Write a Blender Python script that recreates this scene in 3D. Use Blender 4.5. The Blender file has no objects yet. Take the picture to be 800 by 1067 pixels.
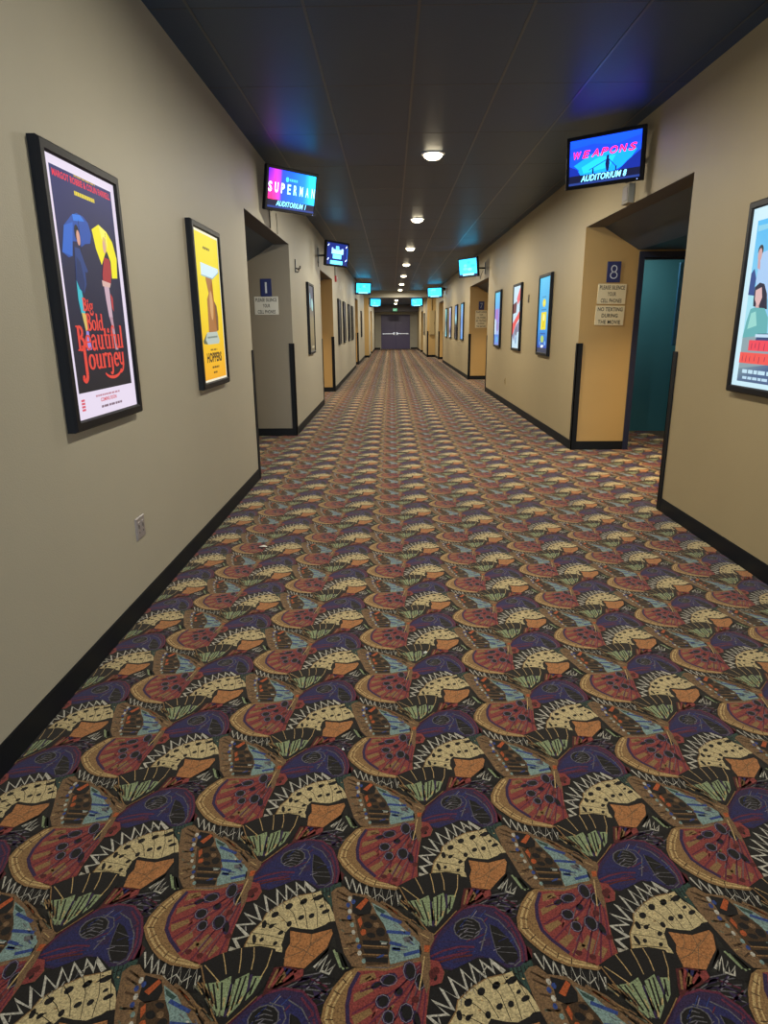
import bpy, math, random
import numpy as np
from mathutils import Vector, Matrix
from mathutils.geometry import tessellate_polygon

random.seed(7)
SC = bpy.context.scene
COL = SC.collection
PI = math.pi

# ------------------------------------------------------------------ camera, world, exposure
WL, WR, H = -1.314, 2.151, 3.1175          # left wall, right wall, ceiling height (metres)
NL, NR, NH = -1.10, 1.76, 2.82             # the narrower far end of the corridor
YN, YE, YB = 33.3, 45.82, -6.0             # where it narrows, end wall, wall behind the camera

cam_data = bpy.data.cameras.new('camera')
cam = bpy.data.objects.new('camera', cam_data)
COL.objects.link(cam)
_yaw, _pitch, _roll = -0.0131, 0.275, 0.0091
cp, sp, cy, sy, cr, sr = math.cos(_pitch), math.sin(_pitch), math.cos(_yaw), math.sin(_yaw), math.cos(_roll), math.sin(_roll)
fwd = Vector((sy * cp, cy * cp, -sp))
rgt0 = Vector((cy, -sy, 0))
up0 = Vector((sy * sp, cy * sp, cp))
rgt = rgt0 * cr - up0 * sr
up = rgt0 * sr + up0 * cr
m = Matrix((rgt, up, -fwd)).transposed().to_4x4()
m.translation = Vector((0, 0, 1.44))
cam.matrix_world = m
cam_data.sensor_fit = 'VERTICAL'
cam_data.sensor_height = 24.0
cam_data.lens = 682.39 * 24.0 / 1067.0
cam_data.clip_start, cam_data.clip_end = 0.05, 200
SC.camera = cam

world = bpy.data.worlds.new('world')
SC.world = world
world.use_nodes = True
world.node_tree.nodes['Background'].inputs[0].default_value = (0.02, 0.02, 0.025, 1)
world.node_tree.nodes['Background'].inputs[1].default_value = 0.2

SC.view_settings.view_transform = 'Standard'
SC.view_settings.look = 'None'
SC.view_settings.exposure = 0.0
SC.view_settings.gamma = 1.0
SC.view_settings.use_curve_mapping = False

LAMP_POWER = 94.0
LAMP_COLOR = (1.0, 0.92, 0.75)

# added fill behind the camera for an unseen source, cooler than the corridor lamps
fill_data = bpy.data.lights.new('added_cool_fill', 'AREA'); fill_data.shape = 'RECTANGLE'; fill_data.size, fill_data.size_y = 3.0, 2.2
fill_data.energy = 330.0; fill_data.color = (0.74, 0.88, 1.0)
lo_ = bpy.data.objects.new('added_cool_fill', fill_data); COL.objects.link(lo_)
lo_.location = (0.42, -5.8, 1.3); lo_.rotation_euler = (math.radians(90), 0, 0)

# ------------------------------------------------------------------ helpers
def lin(c):
    if isinstance(c, str):
        c = tuple(int(c[i:i + 2], 16) for i in (0, 2, 4))
    return tuple((v / 255 / 12.92) if v / 255 <= 0.04045 else ((v / 255 + 0.055) / 1.055) ** 2.4 for v in c) + (1.0,)

def paint(name, col, rough=0.6, bump=0.0, bscale=200, spec=0.5, metal=0.0, var=0.0):
    mt = bpy.data.materials.new(name)
    mt.use_nodes = True
    nt = mt.node_tree
    b = nt.nodes['Principled BSDF']
    b.inputs['Roughness'].default_value = rough
    b.inputs['Specular IOR Level'].default_value = spec
    b.inputs['Metallic'].default_value = metal
    c = lin(col)
    tc = nt.nodes.new('ShaderNodeTexCoord')
    if var > 0:
        n = nt.nodes.new('ShaderNodeTexNoise')
        n.inputs['Scale'].default_value = 3.0
        n.inputs['Detail'].default_value = 5
        nt.links.new(tc.outputs['Object'], n.inputs['Vector'])
        mx = nt.nodes.new('ShaderNodeMix')
        mx.data_type = 'RGBA'
        mx.inputs[6].default_value = tuple(v * (1 - var) for v in c[:3]) + (1,)
        mx.inputs[7].default_value = tuple(v * (1 + var) for v in c[:3]) + (1,)
        nt.links.new(n.outputs['Fac'], mx.inputs[0])
        nt.links.new(mx.outputs[2], b.inputs['Base Color'])
    else:
        b.inputs['Base Color'].default_value = c
    if bump > 0:
        n2 = nt.nodes.new('ShaderNodeTexNoise')
        n2.inputs['Scale'].default_value = bscale
        n2.inputs['Detail'].default_value = 2
        nt.links.new(tc.outputs['Object'], n2.inputs['Vector'])
        bp = nt.nodes.new('ShaderNodeBump')
        bp.inputs['Strength'].default_value = bump
        bp.inputs['Distance'].default_value = 0.004
        nt.links.new(n2.outputs['Fac'], bp.inputs['Height'])
        nt.links.new(bp.outputs['Normal'], b.inputs['Normal'])
    return mt

def glow(name, strength):
    """a surface lit from behind: colours come from the printed / displayed picture"""
    mt = bpy.data.materials.new(name)
    mt.use_nodes = True
    nt = mt.node_tree
    b = nt.nodes['Principled BSDF']
    a = nt.nodes.new('ShaderNodeAttribute')
    a.attribute_name = 'Col'
    b.inputs['Base Color'].default_value = (0.02, 0.02, 0.02, 1)
    b.inputs['Roughness'].default_value = 0.5
    b.inputs['Specular IOR Level'].default_value = 0.15
    nt.links.new(a.outputs['Color'], b.inputs['Emission Color'])
    b.inputs['Emission Strength'].default_value = strength
    return mt

def display(name):
    """a screen: emission follows the picture, steeper in its bright tones"""
    mt = glow(name, 1.0)
    nt = mt.node_tree; b = nt.nodes['Principled BSDF']; a = nt.nodes['Attribute']
    sq = nt.nodes.new('ShaderNodeVectorMath'); sq.operation = 'MULTIPLY'
    nt.links.new(a.outputs['Color'], sq.inputs[0]); nt.links.new(a.outputs['Color'], sq.inputs[1])
    sc = nt.nodes.new('ShaderNodeVectorMath'); sc.operation = 'SCALE'; sc.inputs['Scale'].default_value = 2.0
    nt.links.new(sq.outputs['Vector'], sc.inputs[0])
    ad = nt.nodes.new('ShaderNodeVectorMath'); ad.operation = 'ADD'
    nt.links.new(a.outputs['Color'], ad.inputs[0]); nt.links.new(sc.outputs['Vector'], ad.inputs[1])
    nt.links.new(ad.outputs['Vector'], b.inputs['Emission Color'])
    return mt

def printed(name, rough=0.5):
    mt = bpy.data.materials.new(name)
    mt.use_nodes = True
    nt = mt.node_tree
    b = nt.nodes['Principled BSDF']
    a = nt.nodes.new('ShaderNodeAttribute')
    a.attribute_name = 'Col'
    nt.links.new(a.outputs['Color'], b.inputs['Base Color'])
    b.inputs['Roughness'].default_value = rough
    return mt

def lamp_mat(name, col, strength):
    mt = bpy.data.materials.new(name)
    mt.use_nodes = True
    b = mt.node_tree.nodes['Principled BSDF']
    b.inputs['Base Color'].default_value = (0.8, 0.8, 0.8, 1)
    b.inputs['Emission Color'].default_value = tuple(col) + (1,)
    b.inputs['Emission Strength'].default_value = strength
    return mt

class MB:
    """collects shapes and links them as one mesh object"""
    def __init__(self):
        self.v, self.f, self.c, self.mi = [], [], [], []
    def add(self, verts, faces, col=(1, 1, 1, 1), mi=0):
        o = len(self.v)
        self.v += [tuple(p) for p in verts]
        self.c += (col if isinstance(col, list) else [col] * len(verts))
        self.f += [tuple(i + o for i in f) for f in faces]
        self.mi += [mi] * len(faces)
    def box(self, x0, x1, y0, y1, z0, z1, mi=0, col=(1, 1, 1, 1)):
        x0, x1 = min(x0, x1), max(x0, x1); y0, y1 = min(y0, y1), max(y0, y1); z0, z1 = min(z0, z1), max(z0, z1)
        vs = [(x0, y0, z0), (x1, y0, z0), (x1, y1, z0), (x0, y1, z0), (x0, y0, z1), (x1, y0, z1), (x1, y1, z1), (x0, y1, z1)]
        self.add(vs, [(0, 3, 2, 1), (4, 5, 6, 7), (0, 1, 5, 4), (1, 2, 6, 5), (2, 3, 7, 6), (3, 0, 4, 7)], col, mi)
    def bevbox(self, x0, x1, y0, y1, z0, z1, b=0.004, mi=0, col=(1, 1, 1, 1)):
        """box with the four edges of its front (towards -y) chamfered"""
        vs = [(x0, y1, z0), (x1, y1, z0), (x1, y1, z1), (x0, y1, z1), (x0, y0 + b, z0), (x1, y0 + b, z0), (x1, y0 + b, z1), (x0, y0 + b, z1),
              (x0 + b, y0, z0 + b), (x1 - b, y0, z0 + b), (x1 - b, y0, z1 - b), (x0 + b, y0, z1 - b)]
        fs = [(0, 3, 2, 1), (8, 9, 10, 11)]
        for k in range(4):
            n = (k + 1) % 4
            fs += [(k, n, 4 + n, 4 + k), (4 + k, 4 + n, 8 + n, 8 + k)]
        self.add(vs, fs, col, mi)
    def ring(self, x0, x1, z0, z1, prof, mi=0):
        """rectangular picture-frame ring; prof = closed list of (inset, y)"""
        n = len(prof); vs = []
        for (d, y) in prof:
            vs += [(x0 + d, y, z0 + d), (x1 - d, y, z0 + d), (x1 - d, y, z1 - d), (x0 + d, y, z1 - d)]
        fs = []
        for i in range(n):
            j = (i + 1) % n
            for k in range(4):
                l = (k + 1) % 4
                fs.append((i * 4 + k, i * 4 + l, j * 4 + l, j * 4 + k))
        self.add(vs, fs, mi=mi)
    def lathe(self, prof, c=(0, 0, 0), axis='z', seg=24, mi=0):
        n = len(prof); vs = []; fs = []
        for (r, h) in prof:
            for k in range(seg):
                a = 2 * PI * k / seg
                p = (r * math.cos(a), r * math.sin(a), h)
                if axis == 'y': p = (p[0], p[2], p[1])
                if axis == 'x': p = (p[2], p[0], p[1])
                vs.append((p[0] + c[0], p[1] + c[1], p[2] + c[2]))
        for i in range(n - 1):
            for k in range(seg):
                l = (k + 1) % seg
                fs.append((i * seg + k, i * seg + l, (i + 1) * seg + l, (i + 1) * seg + k))
        if prof[0][0] > 1e-6: fs.append(tuple(range(seg)))
        if prof[-1][0] > 1e-6: fs.append(tuple((n - 1) * seg + k for k in range(seg)))
        self.add(vs, fs, mi=mi)
    def tube(self, pts, r, seg=8, mi=0):
        pts = [Vector(p) for p in pts]; vs = []; fs = []
        for i, p in enumerate(pts):
            t = (pts[min(i + 1, len(pts) - 1)] - pts[max(i - 1, 0)]).normalized()
            a = t.cross(Vector((0.3, 0.2, 1)) if abs(t.z) < 0.9 else Vector((1, 0.2, 0))).normalized()
            b = t.cross(a)
            for k in range(seg):
                w = 2 * PI * k / seg
                vs.append(p + a * r * math.cos(w) + b * r * math.sin(w))
        for i in range(len(pts) - 1):
            for k in range(seg):
                l = (k + 1) % seg
                fs.append((i * seg + k, i * seg + l, (i + 1) * seg + l, (i + 1) * seg + k))
        fs.append(tuple(range(seg))); fs.append(tuple((len(pts) - 1) * seg + k for k in range(seg)))
        self.add(vs, fs, mi=mi)
    # flat art in the local x-z plane, facing -y; level lifts it a hair per print layer
    def art(self, pts, col, lv=1, y=0.0, dl=0.00025):
        c = [lin(q) for q in col] if isinstance(col, list) else lin(col)
        self.add([(p[0], y - lv * dl, p[1]) for p in pts], [tuple(range(len(pts)))], c)
    def rect(self, x0, x1, z0, z1, col, lv=1, y=0.0):
        self.art([(x0, z0), (x1, z0), (x1, z1), (x0, z1)], col, lv, y)
    def ell(self, cx, cz, rx, rz, col, lv=1, y=0.0, n=16, a0=0, a1=2 * PI):
        k = n if a1 - a0 >= 2 * PI - 1e-6 else n + 1
        self.art([(cx + rx * math.cos(a0 + (a1 - a0) * i / n), cz + rz * math.sin(a0 + (a1 - a0) * i / n)) for i in range(k)], col, lv, y)
    def stroke(self, pts, ws, col, lv=1, y=0.0, dl=0.00025):
        c = lin(col); n = len(pts)
        if not isinstance(ws, (list, tuple)): ws = [ws] * n
        vs = []
        for i in range(n):
            a = pts[max(i - 1, 0)]; b = pts[min(i + 1, n - 1)]
            dx, dz = b[0] - a[0], b[1] - a[1]; L = math.hypot(dx, dz) or 1
            nx, nz = -dz / L * ws[i] / 2, dx / L * ws[i] / 2
            vs += [(pts[i][0] + nx, y - lv * dl, pts[i][1] + nz), (pts[i][0] - nx, y - lv * dl, pts[i][1] - nz)]
        self.add(vs, [(2 * i, 2 * i + 1, 2 * i + 3, 2 * i + 2) for i in range(n - 1)], c)
    def text(self, s, cx, cz, w, h, col, lv=2, y=0.0, shear=0.0, bold=0.0, dl=0.00025):
        """lettering fitted into a w x h box centred on cx, cz"""
        vs, fs = letters(s, shear, bold)
        xs = [p[0] for p in vs]; zs = [p[1] for p in vs]
        x0, x1, z0, z1 = min(xs), max(xs), min(zs), max(zs)
        sx = w / (x1 - x0); sz = h / (z1 - z0)
        self.add([(cx + (p[0] - (x0 + x1) / 2) * sx, y - lv * dl, cz + (p[1] - (z0 + z1) / 2) * sz) for p in vs], fs, lin(col))
    def build(self, name, mats, parent=None, smooth=False):
        me = bpy.data.meshes.new(name)
        me.from_pydata(self.v, [], self.f)
        mats = mats if isinstance(mats, (list, tuple)) else [mats]
        for k in mats: me.materials.append(k)
        if len(mats) > 1: me.polygons.foreach_set('material_index', self.mi)
        at = me.attributes.new('Col', 'FLOAT_COLOR', 'POINT')
        at.data.foreach_set('color', np.array(self.c, dtype=np.float32).ravel())
        if smooth: me.polygons.foreach_set('use_smooth', [True] * len(me.polygons))
        me.update()
        o = bpy.data.objects.new(name, me)
        COL.objects.link(o)
        if parent is not None: o.parent = parent
        return o

_lc = {}
def letters(s, shear, bold):
    k = (s, shear, bold)
    if k not in _lc:
        cu = bpy.data.curves.new('lettering', 'FONT')
        cu.body = s; cu.shear = shear; cu.offset = bold; cu.resolution_u = 3; cu.fill_mode = 'FRONT'
        cu.space_character = 1.06
        ob = bpy.data.objects.new('lettering', cu)
        COL.objects.link(ob)
        bpy.context.view_layer.update()
        me = ob.to_mesh()
        _lc[k] = ([(v.co.x, v.co.y) for v in me.vertices], [tuple(p.vertices) for p in me.polygons])
        ob.to_mesh_clear()
        bpy.data.objects.remove(ob); bpy.data.curves.remove(cu)
    return _lc[k]

def pts(s, k=0.001):
    return [(float(a) * k, float(b) * k) for a, b in (q.split(',') for q in s.split())]

def tag(o, label, cat, group=None):
    o['label'] = label; o['category'] = cat
    if group: o['group'] = group
    return o

def thing(name, label, cat, loc, rot=(0, 0, 0), group=None):
    o = bpy.data.objects.new(name, None)
    COL.objects.link(o)
    o.empty_display_size = 0.1
    o.location = loc; o.rotation_euler = rot
    return tag(o, label, cat, group)

def struct(o):
    o['kind'] = 'structure'
    return o

ROT = {'L': PI / 2, 'R': -PI / 2, 'F': 0.0}       # local +y points into the wall the thing hangs on

# ------------------------------------------------------------------ materials
M_wall = paint('wall_paint_greige', 'a7a292', 0.55, 0.25, 160, var=0.035)
M_wallr = paint('wall_paint_tan', 'a69674', 0.55, 0.25, 160, var=0.035)
M_gold = paint('alcove_gold_paint', 'b4945c', 0.6, 0.25, 160, var=0.04)
M_taupe = paint('alcove_taupe_paint', '857d6e', 0.6, 0.25, 160, var=0.03)
M_ceil = paint('ceiling_tile_black', '283f5a', 0.42, 0.15, 90, var=0.05, spec=0.36)
M_grid = paint('ceiling_grid_metal', '343942', 0.3)
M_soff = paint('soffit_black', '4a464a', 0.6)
M_base = paint('rubber_base_black', '13161b', 0.6, spec=0.2)
M_guard = paint('corner_guard_black', '101216', 0.6, spec=0.2)
M_frame = paint('frame_black', '0d0f16', 0.5, spec=0.25)
M_case = paint('screen_case_black', '0c0d14', 0.5, spec=0.25)
M_metal = paint('bracket_metal', '2a2c30', 0.4, metal=0.6)
M_teal = paint('teal_paint', '2f6a7c', 0.6, 0.2, 160)
M_navy = paint('navy_gloss', '1a2440', 0.35)
M_blue = paint('blue_panel', '1f5f8f', 0.5)
M_door = paint('door_purple', '4e446c', 0.4)
M_steel = paint('bar_steel', 'c8c8cc', 0.25, metal=0.7)
M_plate = paint('plate_grey', '8d8686', 0.4)
M_slot = paint('slot_dark', '2b292b', 0.6)
M_box = paint('box_grey', '8f8a7c', 0.5)
M_panel = paint('panel_tan', 'a08c62', 0.5)
M_red = paint('alarm_red', 'b03030', 0.35)
M_white = paint('white_paint', 'd8d8d8', 0.5)
M_paper = paint('paper', 'e0dcd4', 0.8)
M_cable = paint('cable_dark', '3a3630', 0.6)
M_brown = paint('plate_brown', '5a4a34', 0.5)
M_print = printed('printed_sheet')
M_sign = printed('sign_face', 0.45)
M_lit = glow('backlit_sheet', 1.0)
M_scr = display('screen_picture')
M_bulb = lamp_mat('lamp_glass', (1.0, 0.86, 0.58), 11.0)
M_refl = paint('reflector', 'd8d0b8', 0.25, metal=0.5)

# carpet: yarn colours from the woven pattern, broken up by the tufts
M_carpet = bpy.data.materials.new('carpet_pile')
M_carpet.use_nodes = True
nt = M_carpet.node_tree
b = nt.nodes['Principled BSDF']
at = nt.nodes.new('ShaderNodeAttribute'); at.attribute_name = 'Col'
tc = nt.nodes.new('ShaderNodeTexCoord')
nz = nt.nodes.new('ShaderNodeTexNoise'); nz.inputs['Scale'].default_value = 260; nz.inputs['Detail'].default_value = 3
nt.links.new(tc.outputs['Object'], nz.inputs['Vector'])
rmp = nt.nodes.new('ShaderNodeMapRange')
rmp.inputs['From Min'].default_value = 0.25; rmp.inputs['From Max'].default_value = 0.75
rmp.inputs['To Min'].default_value = 0.3; rmp.inputs['To Max'].default_value = 1.15
nt.links.new(nz.outputs['Fac'], rmp.inputs['Value'])
mul = nt.nodes.new('ShaderNodeVectorMath'); mul.operation = 'SCALE'
nt.links.new(at.outputs['Color'], mul.inputs[0]); nt.links.new(rmp.outputs['Result'], mul.inputs['Scale'])
nt.links.new(mul.outputs['Vector'], b.inputs['Base Color'])
b.inputs['Roughness'].default_value = 0.95
b.inputs['Specular IOR Level'].default_value = 0.1
b.inputs['Sheen Weight'].default_value = 0.2
b.inputs['Sheen Roughness'].default_value = 0.5
b.inputs['Sheen Tint'].default_value = (1.0, 0.85, 0.7, 1)

# ------------------------------------------------------------------ floor: woven butterfly-wing carpet
YARN = dict(k='1a1a1c', r='924240', d='5c2628', t='96744c', T='ccae78', c='d0be90', o='b87c4c', b='2b2c60', p='382a50',
            m='6a2c44', g='6c6a70', w='c8c4b8', n='806448', N='4c3826', G='94a47c', R='b4605a', v='8a8494', q='6a6a58', y='86a09c', B='344c90', e='36504a', O='b85a30')
MOTIF = [
('k',1,0,'17,38 57,98 90,133 138,170 191,187 249,192 250,163 230,127 229,85 238,38 246,-5 227,-17 141,58'),
('g',2,3,'98,123 157,170 235,186'),
('g',2,3,'115,133 175,164 245,174'),
('g',2,3,'131,141 186,154 241,156'),
('g',2,3,'153,142 196,142 236,137'),
('g',2,3,'171,137 206,126 230,116'),
('m',2,4,'76,115 130,155 188,170 234,148'),
('p',2,5,'154,148 204,152 237,130'),
('p',2,0,'176,170 199,176 187,163 161,155'),
('p',2,0,'202,141 219,134 222,116 208,123'),
('d',1,0,'229,38 251,19 247,-2 227,-17'),
('e',1,0,'181,-24 215,-18 245,-8 243,-47 221,-97 201,-64'),
('k',2,2,'186,-24 190,-59'),
('k',2,2,'196,-24 199,-59'),
('k',2,2,'205,-24 209,-58'),
('k',2,2,'215,-23 218,-58'),
('k',2,2,'224,-23 227,-58'),
('k',2,2,'234,-23 237,-58'),
('p',3,0,'-2,-3 23,51 57,98 93,130 135,142 177,137 209,109 225,65 234,26 233,-8 214,-25 180,-30 149,-9 102,-24 62,-37 26,-30'),
('b',4,0,'4,1 32,48 64,83 97,109 135,123 173,109 200,75 214,38 216,1 198,-21 179,-18 150,-7 105,-21 65,-33 32,-24'),
('m',5,6,'-3,-1 24,57 57,99 96,132 138,144 180,137 211,105 227,65 235,26 232,-11'),
('m',5,5,'178,123 206,91 221,45 225,10 222,-14'),
('g',5,3,'150,118 183,98 209,58 221,16 218,-11 200,-25'),
('k',5,0,'159,88 177,78 199,48 214,12 214,-5 202,-16 183,-15 166,10 162,43'),
('g',6,1.5,'160,64 199,50'),
('g',6,1.5,'160,25 209,24'),
('g',6,1.5,'168,12 213,8'),
('g',5,3,'159,88 162,43 166,8 183,-18 201,-19'),
('k',5,0,'135,74 126,56 109,45 89,45 74,56 69,74 77,93 95,104 116,104 131,93'),
('g',6,3,'135,74 128,59 115,48 99,44 83,48 72,59 69,74 75,90 89,101 106,106 122,101 133,90 135,74'),
('g',6,3,'109,111 141,102 151,78 141,51 127,13'),
('g',6,2.5,'91,89 103,97 117,92'),
('g',6,2.5,'85,79 102,86 121,82'),
('g',6,2.5,'79,69 101,76 124,72'),
('g',6,2.5,'83,59 100,66 118,62'),
('g',6,2.5,'86,49 99,56 113,52'),
('p',5,0,'131,45 155,50 155,29 131,25'),
('m',5,5,'7,-1 38,14 79,25 114,24'),
('m',5,6,'16,-9 54,1 101,11'),
('d',5,5,'27,-15 65,-3 106,3'),
('p',5,6,'58,-15 93,-7 133,-1'),
('p',5,2,'28,38 92,38'),
('p',5,2,'15,16 80,28'),
('p',5,2,'54,71 68,58'),
('k',1,0,'-231,224 -192,216 -152,204 -95,200 -56,204 -20,140 -64,133 -107,133 -150,144 -189,169'),
('w',2,3.2,'-212,233 -197,192 -192,227 -178,179 -172,214 -160,164 -153,206 -143,147 -133,202 -124,142 -113,199 -104,143 -91,197 -85,142 -74,191 -67,142 -63,174'),
('w',2,2,'-155,185 -137,162 -119,177 -101,158 -83,173'),
('T',2,3,'-36,140 -18,122'),
('T',2,3,'-51,162 -33,137'),
('T',2,3,'-63,151 -45,129'),
('k',7,0,'-1,-75 41,-42 77,-24 119,-3 154,-7 184,-31 208,-62 227,-94 250,-129 252,-150 235,-180 227,-215 179,-265 113,-254 71,-221 7,-224 -20,-224 -21,-181 -12,-126'),
('c',8,0,'170,-47 194,-37 202,-65 220,-83 235,-115 240,-133 210,-142 185,-154 157,-152 128,-146 117,-163 115,-186 118,-216 101,-213 58,-208 23,-205 33,-163 53,-134 60,-107 97,-75 134,-54'),
('k',9,0,'49,-178 50,-188 47,-194 43,-192 39,-183 38,-173 41,-167 45,-170'),
('k',9,0,'68,-181 67,-185 64,-188 60,-189 57,-185 58,-181 61,-177 66,-177'),
('k',9,0,'87,-142 85,-147 81,-151 76,-152 73,-148 74,-143 78,-139 84,-138'),
('k',9,0,'113,-160 112,-165 107,-169 102,-170 99,-166 101,-161 105,-157 110,-157'),
('k',9,0,'103,-190 102,-194 98,-198 94,-198 92,-195 93,-190 96,-187 101,-187'),
('k',9,0,'128,-190 127,-200 123,-205 117,-204 113,-197 114,-187 118,-181 124,-183'),
('k',9,0,'130,-136 129,-143 125,-147 120,-146 117,-141 118,-134 122,-130 127,-130'),
('k',9,0,'159,-116 158,-122 152,-127 146,-127 143,-123 145,-117 150,-113 156,-112'),
('k',9,0,'184,-111 183,-118 178,-122 173,-122 170,-118 171,-111 176,-107 181,-107'),
('k',9,0,'222,-97 220,-103 212,-108 205,-110 201,-107 203,-101 211,-95 218,-94'),
('k',9,0,'202,-53 199,-61 190,-68 180,-70 176,-66 179,-58 188,-51 198,-49'),
('k',9,0,'161,-67 159,-75 152,-81 145,-82 141,-77 143,-69 150,-63 157,-62'),
('k',9,0,'125,-82 123,-90 117,-96 110,-96 106,-91 107,-83 114,-77 121,-77'),
('k',9,0,'93,-107 91,-115 85,-120 78,-121 74,-116 75,-108 82,-103 89,-102'),
('k',9,0,'67,-137 67,-146 63,-151 58,-150 55,-143 55,-134 59,-128 64,-129'),
('k',9,0,'205,-84 204,-88 200,-91 195,-92 193,-89 195,-85 198,-82 203,-81'),
('k',9,1.6,'33,-163 75,-170 115,-180'),
('k',9,1.6,'54,-134 91,-148 118,-163'),
('k',9,1.6,'71,-98 103,-120 125,-145'),
('k',9,1.6,'98,-75 129,-107 146,-146'),
('k',9,1.6,'134,-55 157,-94 171,-151'),
('k',9,1.6,'170,-47 188,-94 195,-147'),
('k',9,1.6,'193,-38 213,-91 228,-135'),
('k',9,1.6,'27,-192 64,-197 110,-201'),
('k',9,0,'241,-129 247,-138 213,-153 210,-144 221,-133'),
('o',9,0,'129,-158 156,-163 183,-167 213,-158 231,-153 235,-165 224,-204 198,-232 176,-257 127,-250 126,-212 134,-192'),
('n',10,2,'124,-232 163,-215 200,-180'),
('n',10,2,'133,-198 168,-209 197,-229'),
('n',10,2,'183,-167 184,-198 163,-248'),
('n',10,2,'156,-163 157,-186 141,-209'),
('n',10,2,'231,-156 199,-186 184,-198'),
('w',9,8,'-11,-207 15,-210 -5,-181 26,-172 -7,-142 36,-138 5,-109 49,-127 26,-80 64,-104 47,-55 85,-83 76,-35 106,-68 98,-22 132,-54 124,-13 153,-41 145,-10 175,-40'),
('w',9,3,'-4,-221 26,-218'),
('t',9,3,'23,-205 33,-163 54,-132 61,-107 98,-75 134,-54 170,-46'),
('d',9,0,'118,-254 139,-260 175,-257 177,-275 144,-296 108,-307 115,-281'),
('r',10,0,'152,-262 175,-259 175,-275 158,-286'),
('t',10,0,'120,-276 138,-270 131,-289 115,-296'),
('b',10,0,'127,-254 148,-259 137,-275'),
('k',7,0,'194,-248 232,-198 255,-209 287,-254 263,-286 226,-275'),
('w',8,4,'198,-254 215,-232 202,-259 228,-223 214,-265 237,-235 225,-267 248,-248 235,-270 215,-262'),
('k',8,0,'238,-162 251,-156 273,-209 287,-254 265,-254 250,-215'),
('G',8,5,'250,-215 268,-259'),
('G',8,5,'258,-218 277,-256'),
('G',8,5,'241,-209 261,-254'),
('k',9,2,'254,-215 273,-258'),
('n',11,0,'-246,181 -232,196 -213,200 -193,179 -151,173 -101,136 -58,98 -12,44 3,6 -15,-12 -55,-21 -94,-33 -150,-31 -178,-28 -200,6 -215,57 -233,111'),
('N',12,5,'-231,185 -201,166'),
('N',12,5,'-230,166 -200,151'),
('N',12,5,'-221,133 -193,125'),
('N',12,5,'-212,97 -185,94'),
('N',12,5,'-203,57 -180,60'),
('N',12,5,'-196,28 -173,34'),
('N',12,5,'-185,-1 -169,9'),
('k',12,0,'-189,173 -148,162 -136,136 -140,115 -167,108 -186,118'),
('N',12,0,'-180,110 -140,115 -122,115 -97,70 -91,25 -94,-22 -144,-26 -158,3 -170,60'),
('w',13,0,'-189,160 -192,153 -197,153 -200,160 -198,168 -192,168'),
('B',13,0,'-192,141 -195,134 -200,134 -204,141 -201,148 -196,148'),
('w',13,0,'-187,122 -189,115 -195,115 -198,122 -196,129 -190,129'),
('B',13,0,'-188,104 -190,98 -196,98 -199,104 -196,111 -191,111'),
('y',13,0,'-179,82 -181,76 -186,76 -190,82 -187,89 -182,89'),
('w',13,0,'-175,62 -177,56 -182,56 -185,62 -183,68 -178,68'),
('y',13,0,'-164,40 -166,34 -171,34 -174,40 -172,47 -167,47'),
('B',13,0,'-159,23 -162,17 -167,17 -170,23 -167,29 -162,29'),
('w',13,0,'-157,6 -160,0 -165,0 -168,6 -165,12 -160,12'),
('y',13,0,'-146,-14 -149,-20 -154,-20 -157,-14 -154,-8 -149,-8'),
('B',13,0,'-179,151 -182,144 -187,144 -191,151 -188,158 -182,158'),
('O',13,0,'-178,134 -154,164 -146,155 -165,126'),
('O',13,0,'-172,97 -164,107 -159,89 -164,73'),
('k',13,0,'-133,79 -138,73 -147,73 -155,78 -157,86 -152,91 -143,92 -136,86'),
('k',13,0,'-102,59 -107,51 -116,50 -123,56 -125,66 -119,74 -110,75 -103,69'),
('k',13,0,'-121,100 -125,96 -133,96 -140,101 -143,106 -138,110 -131,110 -123,106'),
('k',13,0,'-125,50 -130,46 -138,46 -146,51 -148,57 -144,61 -135,61 -127,57'),
('O',13,0,'-149,59 -153,54 -158,53 -162,58 -163,65 -159,70 -153,71 -149,66'),
('n',13,0,'-116,79 -120,75 -126,75 -131,79 -132,86 -128,90 -122,90 -117,86'),
('k',13,0,'-158,41 -94,38 -95,25 -154,28'),
('k',13,0,'-154,18 -94,16 -95,3 -150,6'),
('k',13,0,'-150,-4 -94,-6 -94,-19 -147,-16'),
('t',13,3,'-157,26 -95,22'),
('t',13,3,'-156,3 -95,0'),
('y',13,0,'-138,149 -101,126 -64,81 -18,34 -13,12 -20,-4 -49,-11 -89,-23 -93,0 -87,37 -105,84 -125,117'),
('B',14,9,'-114,113 -61,89'),
('B',14,9,'-98,64 -40,59'),
('B',14,9,'-91,34 -62,26'),
('B',14,9,'-57,1 -19,12'),
('B',14,9,'-85,18 -65,15'),
('e',14,0,'-132,141 -101,122 -107,115 -125,126'),
('g',14,0,'-59,47 -35,54 -33,38 -53,34'),
('k',14,0,'-20,25 -12,25 -12,1 -19,3'),
('n',14,8,'-114,151 -76,126 -37,87 0,57'),
('O',14,4,'-101,140 -70,115'),
('N',14,3,'-94,133 -52,94 -12,57'),
('g',14,4,'-147,-31 -94,-32 -26,-14'),
('t',15,0,'-11,-11 -46,-18 -97,-33 -147,-32 -172,-32 -192,-43 -219,-80 -236,-119 -239,-151 -222,-181 -197,-211 -172,-234 -140,-250 -104,-256 -75,-261 -58,-251 -14,-217 -15,-187 -10,-139 1,-75 28,-68 37,-42 22,-15'),
('T',16,6,'-179,-42 -209,-83 -225,-120 -229,-150 -213,-176 -190,-204 -163,-226 -135,-241 -99,-248 -72,-252'),
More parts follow.
